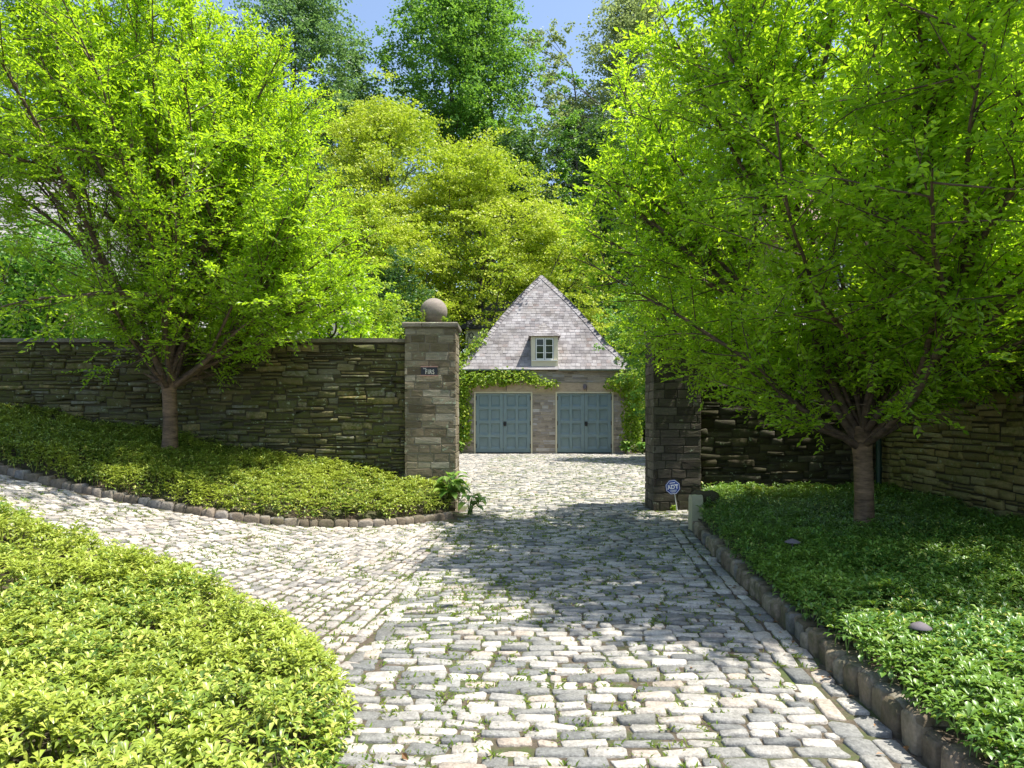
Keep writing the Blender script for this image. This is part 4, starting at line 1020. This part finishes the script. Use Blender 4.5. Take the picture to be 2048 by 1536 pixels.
# ------------------------------------------------------------------ houses behind the walls
def houses():
    rg = np.random.default_rng(44)
    def slope(mb, x0, x1, ya, za, yb, zb, s=.24, wd=(.2, .35)):
        L_ = math.hypot(yb-ya, zb-za); n = np.array([0, -(zb-za), (yb-ya)])/L_; n = n if n[2] > 0 else -n; k = 0.
        while k < L_:
            k2 = min(k+s*1.2, L_); p = (ya+(yb-ya)*k/L_, za+(zb-za)*k/L_); q = (ya+(yb-ya)*k2/L_, za+(zb-za)*k2/L_); x = x0
            while x < x1:
                l = min(rg.uniform(*wd), x1-x); b4 = np.array([(x, *p), (x+l-.01, *p), (x+l-.01, *q), (x, *q)]); th = rg.uniform(.02, .04)
                mb.add(np.concatenate([b4, b4+n*np.array([th, th, .005, .005])[:, None]]), [(4, 5, 6, 7), (0, 1, 5, 4), (1, 2, 6, 5), (3, 0, 4, 7)]); x += l
            k += s
    t = place('stone_house', (-10, 19, 1.8)); tag(t, 'stone house with pale slate roof seen behind the left wall through the tree', 'house')
    mb = MB(); mb.box((-11.0, 17.4, 0), (-5.0, 22, 3.6)); mb.box((-16.5, 16.4, 0), (-11.05, 22, 5.4)); wl = mb.build('wall', M['mortar_pale'], t)
    mb = MB(); wallstones(mb, (-11, 17.4, 0), (1, 0, 0), (0, -1, 0), 6, lambda s: 1.8, 3.55, rg, row=(.12, .22), ln=(.25, .6), relief=(.01, .03)); wallstones(mb, (-16.5, 16.4, 0), (1, 0, 0), (0, -1, 0), 5.4, lambda s: 1.8, 5.35, rg, row=(.12, .22), ln=(.25, .6), relief=(.01, .03)); wallstones(mb, (-11.05, 16.4, 0), (0, 1, 0), (1, 0, 0), 5, lambda s: 3.6, 5.35, rg, row=(.12, .22), ln=(.25, .6), relief=(.01, .03))
    mb.build('facing_stones', M['house_stone'], wl)
    mb = MB(); slope(mb, -11.03, -4.7, 17.0, 3.5, 20., 6.0)
    mb.add([(-11.03, 17., 3.47), (-4.7, 17., 3.47), (-4.7, 20, 5.97), (-11.03, 20, 5.97), (-4.7, 23, 3.47), (-11.03, 23, 3.47)], [(0, 1, 2, 3), (3, 2, 4, 5), (1, 4, 2)])
    mb.build('roof', M['slate_far'], t)
    mb = MB(); slope(mb, -16.9, -10.6, 16.0, 5.3, 19.4, 8.4)
    mb.add([(-16.9, 16, 5.27), (-10.6, 16, 5.27), (-10.6, 19.4, 8.37), (-16.9, 19.4, 8.37), (-10.6, 22.6, 5.27), (-16.9, 22.6, 5.27)], [(0, 1, 2, 3), (3, 2, 4, 5), (1, 4, 2)])
    mb.build('roof', M['slate_far'], t)
    for x, z in ((-14.9, 3.9),):
        mb = MB(); y = 16.33
        for a, b, c, d in ((-.5, -.7, .5, -.63), (-.5, .63, .5, .7), (-.5, -.63, -.43, .63), (.43, -.63, .5, .63), (-.03, -.63, .03, .63)): mb.box((x+a, y, z+b), (x+c, y+.06, z+d))
        wn = mb.build('window', M['white'], t); mb = MB(); mb.box((x-.43, y+.03, z-.63), (x+.43, y+.05, z+.63)); mb.build('pane', M['glass'], wn)
    t = place('half_timbered_house', (11, 21, 0)); tag(t, 'tan half-timbered house with a pinkish tile roof hidden behind the right tree', 'house')
    x0, x1, yf = 8.3, 18., 20.
    mb = MB(); mb.box((x0, yf, 0), (x1, yf+7, 7.4)); mb.box((x0-1.5, yf-2.5, 0), (x0+4.5, yf-.01, 4.0)); wl = mb.build('wall', M['stucco'], t)
    mb = MB()
    for x in np.arange(x0+.1, x1, .62): mb.box((x, yf-.04, 4.6), (x+.14, yf+.01, 7.3))
    for z in (4.5, 5.9, 7.25): mb.box((x0, yf-.06, z), (x1, yf-.042, z+.17))
    mb.build('timber_frame', M['timber'], wl)
    mb = MB(); slope(mb, x0-.5, x1+.5, yf-.6, 7.2, yf+3.5, 9.8, .3)
    mb.add([(x0-.5, yf-.6, 7.17), (x1+.5, yf-.6, 7.17), (x1+.5, yf+3.5, 9.77), (x0-.5, yf+3.5, 9.77), (x1+.5, yf+7.6, 7.17), (x0-.5, yf+7.6, 7.17)], [(0, 1, 2, 3), (3, 2, 4, 5), (0, 3, 5)]); mb.build('roof', M['tile'], t)
    mb = MB(); slope(mb, x0-1.8, x0+4.8, yf-2.9, 3.9, yf-.05, 4.9, .3)
    mb.add([(x0-1.8, yf-2.9, 3.87), (x0+4.8, yf-2.9, 3.87), (x0+4.8, yf-.05, 4.87), (x0-1.8, yf-.05, 4.87), (x0-1.8, yf-.05, 3.87), (x0+4.8, yf-.05, 3.87)], [(0, 1, 2, 3), (0, 3, 4), (1, 5, 2)]); mb.build('roof', M['slate_far'], t)
    for x, z in ((9.6, 6.05), (12.2, 6.05), (14.8, 6.05)):
        mb = MB(); y = yf-.1
        for a, b, c, d in ((-.6, -.65, .6, -.58), (-.6, .58, .6, .65), (-.6, -.58, -.53, .58), (.53, -.58, .6, .58), (-.03, -.58, .03, .58)): mb.box((x+a, y, z+b), (x+c, y+.06, z+d))
        wn = mb.build('window', M['white'], t); mb = MB(); mb.box((x-.53, y+.03, z-.58), (x+.53, y+.05, z+.58)); mb.build('pane', M['glass'], wn)
    mb = MB(); mb.box((12.5, 22.2, 8.5), (13.6, 23.2, 11)); mb.build('chimney', M['house_stone'], t)
houses()

# ------------------------------------------------------------------ near trees
def near_tree(base, fork_z, tr, centre_z, rx, rz_up, rz_dn, seed, mat, label, lean=(0, 0), nprim=13, low=0, bare=None, leafL=.075, asym=(1, 1, 1, 1)):
    rg = np.random.default_rng(seed); base = np.array(base, float)
    c = np.array([base[0]+lean[0], base[1]+lean[1], centre_z])
    def env(p):
        q = p-c; q = q/np.array([rx*(asym[0] if q[0] < 0 else asym[1]), rx*(asym[2] if q[1] < 0 else asym[3]), 1]); zz = q[2]/(rz_up if q[2] > 0 else rz_dn)
        a = math.atan2(q[1], q[0]); bumpy = 1+.09*math.sin(a*3+seed)+.07*math.sin(a*7+q[2]*1.3)+.05*math.sin(q[2]*3+a*2)
        return math.sqrt(q[0]**2+q[1]**2+zz**2)/bumpy
    t = place('cherry_tree', base); tag(t, label, 'tree')
    tk = MB(); br = MB(); tw = []
    fork = np.array([base[0], base[1], fork_z])
    zz = np.linspace(base[2]-.15, fork_z+.12, 14); k = (zz-zz[0])/(zz[-1]-zz[0])
    P = np.stack([base[0]+.02*np.sin(k*4), base[1]+0*k, zz], 1)
    r = tr*(1+.5*np.exp(-k*8)+.02*np.sin(k*25)+.22*np.clip((k-.8)/.2, 0, 1)); r[-1] *= .72
    tk.tube(P, r, 16)
    def grow(p, d, length, r0, r1, k, up=.0, wob=.08, step=.16, mbx=br, side=5, lim=1.0):
        pts = [p.copy()]; s = 0
        while s < length:
            d = unit(d+np.array([0, 0, up*step])+rg.normal(0, wob, 3)*math.sqrt(step)); p = p+d*step; pts.append(p.copy()); s += step
            if env(p) > lim and env(p) >= env(pts[-2]): break
        pts = np.array(pts)
        if len(pts) > 2: mbx.tube(pts, np.linspace(r0, r1, len(pts)), side, cap=False)
        return pts
    prim = []
    for i in range(nprim):
        az = i*2.39996+rg.normal(0, .15); tl = [.12, .35, .62, .9, 1.12][i % 5]+rg.normal(0, .06)
        if i < low: tl = 1.18+rg.normal(0, .07)
        d = np.array([math.cos(az)*math.sin(tl), math.sin(az)*math.sin(tl), math.cos(tl)])
        st = fork+np.array([d[0]*.1, d[1]*.1, rg.uniform(-.12, .12)])
        pr_ = grow(st, d, 8., rg.uniform(.035, .058), .007, 0, up=.07 if tl > .7 else .0, wob=.12, side=7, lim=.97)
        prim.append(pr_)
        # long sub-limbs that split off low, giving the vase of many stems
        for q in range(4):
            j = int(len(pr_)*rg.uniform(.1, .6)); dd = unit(pr_[min(j+2, len(pr_)-1)]-pr_[j]+1e-6); e = unit(dd+rg.normal(0, .38, 3))
            prim.append(grow(pr_[j], e, 7., rg.uniform(.025, .04), .007, 0, up=.03, wob=.14, side=6, lim=.98))
    secs = []
    for pr_ in prim:
        s = 2
        while s < len(pr_)-1:
            dd = unit(pr_[s+1]-pr_[s]); e = unit(dd*.75+rg.normal(0, .55, 3)+[0, 0, .1])
            secs.append(grow(pr_[s], e, rg.uniform(.6, 1.5), .009, .003, 0, wob=.16, step=.12, side=4, lim=1.03)); s += 1
        secs.append(pr_[len(pr_)*2//5:])
    LP = []; LD = []; LN = []; LL = []
    for sp in secs:
        if len(sp) < 3: continue
        for j in range(1, len(sp)-1 if len(sp) > 3 else len(sp)):
            for _ in range(2):
                if env(sp[j]) < .38 and rg.random() < (.8 if seed == 7 or sp[j][2] > 2.7 else .4): continue
                if np.linalg.norm(sp[j]-fork) < (.8 if seed == 7 else .55) and rg.random() < (.85 if seed == 7 else .6): continue
                if bare is not None and bare(sp[j]) and rg.random() < .85: continue
                dd = unit(sp[min(j+1, len(sp)-1)]-sp[j-1]); e = unit(dd*.8+rg.normal(0, .6, 3)); l = rg.uniform(.14, .34); m = int(l/.028)
                f = np.linspace(.1, 1, m)[:, None]; q = sp[j]+e*l*f-np.array([0, 0, 1])*.1*l*f*f
                tw.append((sp[j], q[m//2], q[-1]))
                s_ = unit(np.cross(e, [0, 0, 1.])); sgn = np.where(np.arange(m) % 2 == 0, 1, -1)[:, None]
                LP.append(q); LD.append(e*.75+s_*sgn*.8+rg.normal(0, .25, (m, 3))+np.array([0, 0, .05])); LN.append(np.array([0, -.1, .8])+rg.normal(0, .6, (m, 3))); LL.append(np.full(m, leafL)*rg.uniform(.7, 1.25, m))
    LP = np.concatenate(LP); LD = np.concatenate(LD); LN = np.concatenate(LN); LL = np.concatenate(LL)
    tk.build('trunk', M['cherry_bark'], t)
    twm = np.array(tw); n = len(twm); wv = np.array([[.0018, 0, 0], [0, .0018, 0]])
    V = np.concatenate([twm[:, :, None, :]+wv[None, None], twm[:, :, None, :]-wv[None, None]], 2)     # thin crossed twigs with 4 sides
    V = V.reshape(n, 3, 4, 3); o = np.arange(n)[:, None]*12; f = []
    for g_ in (0, 4):
        for a, b in ((0, 1), (1, 2), (2, 3), (3, 0)): f.append(o+[g_+a, g_+b, g_+4+b, g_+4+a])
    br.add(V.reshape(-1, 3), np.concatenate(f))
    br.build('branches', M['twig_bark'], t)
    mb = MB(); leaves(mb, LP, LD, LN, LL, LL*.47, fold=.18, droop=.12); mb.build('foliage', M[mat], t)
    print('tree leaves', len(LP))
near_tree((-5.5, 10.95, 1.1), 2.2, .108, 4.3, 3.55, 3.8, 1.9, 7, 'cherry_leaf', 'bright green vase-shaped tree with a brown trunk in front of the left wall', nprim=22, lean=(-.15, -.5), low=4, leafL=.072, asym=(1.35, .84, 1.0, .9))
near_tree((4.16, 8.1, .12), 1.38, .106, 3.6, 3.3, 5.0, 1.6, 13, 'cherry_leaf_deep', 'wide spreading green tree with a brown trunk on the raised bed at right', nprim=27, lean=(-.05, 0), low=3, leafL=.076, asym=(.94, 1.2, 1.0, 1.2))

# ------------------------------------------------------------------ far trees
def far_tree(name, x, y, top, r, mat, label, seed, clear=.35, nl=40, per=420, leaf=.22, cl=1.1, flat=.6, trunk_r=.35, group='trees behind the garage', shape='dome', bend=0., sparse=1., cat='tree', base_z=0.):
    rg = np.random.default_rng(seed); z0 = base_z if base_z else float(ground(x, min(y, 47)))+max(0, min(1, (y-48)/60))*4.5
    t = place(name, (x, y, z0)); tag(t, label, cat, group)
    tk = MB(); H = top-z0; k = np.linspace(0, 1, 14)
    tx = x+bend*np.sin(k*2.2)*H*.06+rg.normal(0, .012*H*.3, 14)*k; ty = y+rg.normal(0, .01*H*.3, 14)*k
    T = np.stack([tx, ty, z0-.2+H*.9*k], 1); tk.tube(T, trunk_r*(1-.9*k)+.03+.3*trunk_r*np.exp(-k*20), 9)
    zc = z0+H*clear; LP = []; 
    for i in range(nl):
        f = (i+rg.uniform(0, 1))/nl; zz = zc+(top-zc)*f
        if shape == 'dome': rad = r*math.sqrt(max(0, 1-max(0, (f-.25)/.75)**2))*(1 if f > .25 else .65+1.4*f)
        elif shape == 'cone': rad = r*(1-f)**.8+.3
        else: rad = r*(.55+.45*math.sin(f*9+seed))*math.sqrt(max(.05, 1-f*f))
        az = i*2.39996+rg.normal(0, .3); rr = rad*math.sqrt(rg.uniform(.15, 1))
        p = np.array([x+math.cos(az)*rr, y+math.sin(az)*rr, zz])
        zs = max(z0+H*clear*.5, zz-rr*.7); kk = np.clip((zs-z0)/(H*.9), 0, 1); s0 = np.array([np.interp(kk, k, T[:, a]) for a in range(3)])
        mid = .5*(s0+p)+rg.normal(0, .12*rr+.02, 3); L_ = smooth_line(np.array([s0, mid, p]), 2)
        tk.tube(L_, np.linspace(max(.03, trunk_r*.28*(1-kk)), .02, len(L_)), 5, cap=False)
        m = int(per*rg.uniform(.6, 1.3)*sparse)
        for q, wt in ((p, .6), (.65*p+.35*s0, .25), (p+rg.normal(0, cl*.9, 3), .15)):
            mm = int(m*wt); ns = max(1, mm//28); cc = q+rg.normal(0, 1, (ns, 3))*[cl, cl, cl*flat]*.8
            lp = np.repeat(cc, 28, 0)+rg.normal(0, 1, (ns*28, 3))*[cl*.25, cl*.25, cl*.25*flat*.8]; LP.append(lp)
    LP = np.concatenate(LP); n = len(LP)
    az = rg.uniform(0, 6.3, n); D = np.stack([np.cos(az), np.sin(az), rg.normal(-.25, .4, n)], 1); N = np.array([.15, -.25, .7])+rg.normal(0, .8, (n, 3)); L = leaf*rg.uniform(.7, 1.4, n)
    mb = MB(); leaves(mb, LP, D, N, L, L*.72, fold=.12); mb.build('foliage', M[mat], t)
    tk.build('trunk', M['dark_bark'], t)
    return n
X = lambda u, D: (u-1024)/F*D
Z = lambda v, D: CAMZ+(HV-v)/F*D
tot = 0
ft = far_tree
tot += ft('maple_tree', X(775, 38), 38, Z(215, 38), 5.6, 'maple_leaf', 'tall golden yellow-green maple rising left of the garage roof', 101, clear=.25, nl=105, per=750, leaf=.14, cl=.85, flat=.35, trunk_r=.28)
tot += ft('maple_tree', X(735, 33), 33, Z(400, 33), 3.6, 'maple_leaf', 'shorter green-gold maple above the left wall, left of the stone ball', 127, clear=.2, nl=62, per=700, leaf=.13, cl=.75, flat=.35, trunk_r=.18)
tot += ft('maple_tree', X(960, 37), 37.5, Z(305, 37.5), 5.4, 'maple_leaf', 'layered golden maple directly behind the garage roof', 102, clear=.2, nl=105, per=750, leaf=.14, cl=.85, flat=.35, trunk_r=.25)
tot += ft('maple_tree', X(1120, 39), 39.5, Z(425, 39.5), 3.4, 'maple_leaf', 'lower yellow-green maple right of the garage apex', 103, clear=.2, nl=50, per=700, leaf=.14, cl=.8, flat=.35, trunk_r=.2)
tot += ft('tulip_tree', X(903, 56), 56, 38, 5.0, 'green_leaf', 'tall green tree whose dark trunk stands out above the golden maple', 104, clear=.63, nl=54, per=800, leaf=.23, cl=1.15, flat=.7, trunk_r=.5)
tot += ft('tulip_tree', X(985, 58), 58, 38, 4.3, 'green_leaf', 'tall green tree right of the dark trunk with open branches against the sky', 105, clear=.45, nl=48, per=620, leaf=.23, cl=1.05, flat=.7, trunk_r=.34)
tot += ft('tulip_tree', X(1085, 60), 60, 36, 3.0, 'olive_leaf', 'slim airy tree with forked limbs beside the blue sky gap', 106, clear=.35, nl=32, per=330, leaf=.24, cl=.8, flat=.7, trunk_r=.22, bend=1.5)
tot += ft('locust_tree', X(1128, 50), 50, Z(130, 50), 1.5, 'green_leaf', 'thin crooked dark tree in the sky gap between the large crowns', 107, clear=.45, nl=17, per=170, leaf=.22, cl=.62, flat=.8, trunk_r=.24, bend=2.2, shape='odd')
tot += ft('oak_tree', X(1262, 62), 62, 40, 5.0, 'olive_leaf', 'tall pale olive tree above the left side of the right-hand tree', 108, clear=.36, nl=74, per=850, leaf=.22, cl=1.2, flat=.6, trunk_r=.42)
tot += ft('oak_tree', X(590, 52), 52, 35, 5.4, 'blue_green_leaf', 'dark blue-green tall tree behind the top right of the left tree', 109, clear=.3, nl=64, per=820, leaf=.22, cl=1.2, flat=.6, trunk_r=.42)
tot += ft('oak_tree', X(690, 56), 56, Z(95, 56), 2.8, 'blue_green_leaf', 'smaller blue-green tree leaning into the sky beside the tall dark one', 110, clear=.3, nl=28, per=650, leaf=.25, cl=1.0, flat=.6, trunk_r=.3)
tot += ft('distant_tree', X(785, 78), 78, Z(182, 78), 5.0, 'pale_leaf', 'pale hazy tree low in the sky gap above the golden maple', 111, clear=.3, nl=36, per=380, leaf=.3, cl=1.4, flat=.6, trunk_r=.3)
tot += ft('evergreen_tree', X(1050, 48), 48, Z(262, 48), 3.2, 'dark_leaf', 'dark evergreen between the golden maple and the thin crooked tree', 112, clear=.1, nl=46, per=480, leaf=.22, cl=1.0, flat=.6, trunk_r=.3, shape='cone')
tot += ft('evergreen_tree', X(1205, 46), 46, Z(250, 46), 3.0, 'dark_leaf', 'dark evergreen behind the left edge of the right-hand tree', 113, clear=.08, nl=55, per=480, leaf=.22, cl=1.0, flat=.6, trunk_r=.3, shape='cone')
tot += ft('evergreen_tree', X(1165, 52), 52, Z(395, 52), 3.6, 'dark_leaf', 'low dark tree behind the right slope of the garage roof', 114, clear=.05, nl=50, per=480, leaf=.22, cl=1.1, flat=.6, trunk_r=.25)
tot += ft('oak_tree', X(1420, 58), 58, 34, 5.5, 'olive_leaf', 'bare-twigged olive tree just right of the pale olive tree', 115, clear=.3, nl=50, per=520, leaf=.26, cl=1.2, flat=.6, trunk_r=.38)
tot += ft('oak_tree', X(1640, 50), 50, 27, 6.5, 'green_leaf', 'tall tree behind the centre of the right-hand tree crown', 116, clear=.2, nl=52, per=360, leaf=.26, cl=1.3, flat=.6, trunk_r=.38)
tot += ft('oak_tree', X(1900, 48), 48, 22, 6.5, 'green_leaf', 'tree rising behind the half-timbered house at far right', 117, clear=.2, nl=50, per=360, leaf=.26, cl=1.3, flat=.6, trunk_r=.38)
tot += ft('oak_tree', X(360, 46), 46, 27, 6.5, 'dark_leaf', 'dark tree standing behind the middle of the left tree crown', 118, clear=.12, nl=60, per=420, leaf=.26, cl=1.3, flat=.6, trunk_r=.38)
tot += ft('oak_tree', X(90, 44), 44, 27, 6.5, 'blue_green_leaf', 'blue-green tree behind the far left end of the stone house', 119, clear=.15, nl=60, per=420, leaf=.26, cl=1.3, flat=.6, trunk_r=.38)
tot += ft('evergreen_tree', X(1150, 66), 66, Z(225, 66), 4.2, 'dark_leaf', 'tall dark tree low in the gap left of the pale olive tree', 128, clear=.1, nl=60, per=620, leaf=.26, cl=1.2, flat=.6, trunk_r=.3)
tot += ft('evergreen_tree', X(1010, 64), 64, Z(268, 64), 4.5, 'dark_leaf', 'dark tree behind the two tall green trunks above the golden maple', 129, clear=.2, nl=50, per=560, leaf=.26, cl=1.2, flat=.6, trunk_r=.3)
tot += ft('shrub', X(1375, 25), 25, Z(400, 25), 1.7, 'green_leaf', 'tall green bush left of the half-timbered house behind the right pillar', 131, clear=.1, nl=60, per=420, leaf=.12, cl=.55, flat=.7, trunk_r=.08, group='shrubs by the garage', cat='shrub')
tot += ft('shrub', X(660, 16), 16, Z(530, 16), 1.1, 'cherry_leaf', 'green bush before the right gable end of the slate roof behind the left wall', 132, clear=.15, nl=44, per=420, leaf=.085, cl=.36, flat=.7, trunk_r=.05, group='shrubs behind the left wall', cat='shrub')
tot += ft('shrub', X(60, 14), 14, Z(470, 14), 1.6, 'green_leaf', 'green bush at the far left in front of the stone house', 133, clear=.2, nl=44, per=420, leaf=.09, cl=.45, flat=.7, trunk_r=.05, group='shrubs behind the left wall', cat='shrub', base_z=2.)
tot += ft('shrub', X(480, 15), 15, Z(590, 15), 1.3, 'vine_leaf', 'green bush in front of the slate roof behind the trunk of the left tree', 130, clear=.2, nl=22, per=420, leaf=.08, cl=.36, flat=.6, trunk_r=.05, group='shrubs behind the left wall', cat='shrub')
tot += ft('shrub', X(720, 20), 20.5, Z(590, 20.5), 1.5, 'vine_leaf', 'yellow-green shrub above the wall coping just left of the gate pillar', 120, clear=.2, nl=30, per=500, leaf=.09, cl=.42, flat=.6, trunk_r=.06, group='shrubs behind the left wall', cat='shrub')
tot += ft('shrub', X(610, 24), 24, Z(560, 24), 2.0, 'dark_leaf', 'dark shrub behind the left wall under the right side of the left tree', 121, clear=.15, nl=36, per=420, leaf=.11, cl=.5, flat=.7, trunk_r=.07, group='shrubs behind the left wall', cat='shrub')
tot += ft('shrub', X(800, 31), 30, Z(530, 30), 2.1, 'dark_leaf', 'dark green bush behind the stone ball under the golden maple', 122, clear=.1, nl=40, per=460, leaf=.12, cl=.55, flat=.7, trunk_r=.08, group='shrubs behind the left wall', cat='shrub')
tot += ft('shrub', X(235, 14.6), 14.6, Z(620, 14.6), .8, 'vine_leaf', 'yellowish shrub against the slate roof behind the left wall', 123, clear=.3, nl=16, per=330, leaf=.08, cl=.3, flat=.6, trunk_r=.04, group='shrubs behind the left wall', cat='shrub')
tot += ft('shrub', X(1290, 33), 33, Z(600, 33), 2.3, 'green_leaf', 'green tall bush behind the right gate pillar beside the garage corner', 124, clear=.05, nl=46, per=480, leaf=.13, cl=.6, flat=.7, trunk_r=.08, group='shrubs by the garage', cat='shrub')
tot += ft('shrub', X(1262, 30.5), 30.8, Z(672, 30.8), .75, 'vine_leaf', 'light shrub with pink flowers at the right eave of the garage', 125, clear=.3, nl=18, per=260, leaf=.09, cl=.3, flat=.7, trunk_r=.04, group='shrubs by the garage', cat='shrub')
tot += ft('ash_tree', 9.6, 13.5, 10.5, 2.9, 'cherry_leaf_deep', 'tree beyond the side wall at the far right edge', 126, clear=.38, nl=40, per=420, leaf=.11, cl=.6, flat=.7, trunk_r=.14, group='trees behind the walls')
def woodland():
    rg = np.random.default_rng(200); n = 75000; mb = MB(); x = rg.uniform(-75, 75, n); y = rg.uniform(66, 84, n)
    topz = 12+9*vnoise(x, 0*x, 5, 7.)+4*vnoise(x, y, 6, 3.); k = rg.uniform(0, 1, n)**.7; z = 3+topz*k
    y = y+k*3
    P = np.stack([x, y, z], 1); az = rg.uniform(0, 6.3, n)
    L = rg.uniform(.4, .75, n); leaves(mb, P, np.stack([np.cos(az), np.sin(az), rg.normal(0, .4, n)], 1), np.array([0, -.3, 1.])+rg.normal(0, .5, (n, 3)), L, L*.7)
    tag(mb.build('woodland', M['dark_leaf']), 'far dark wood closing the view behind the garage and houses', 'woodland', kind='stuff')
woodland()
print('far leaves', tot)
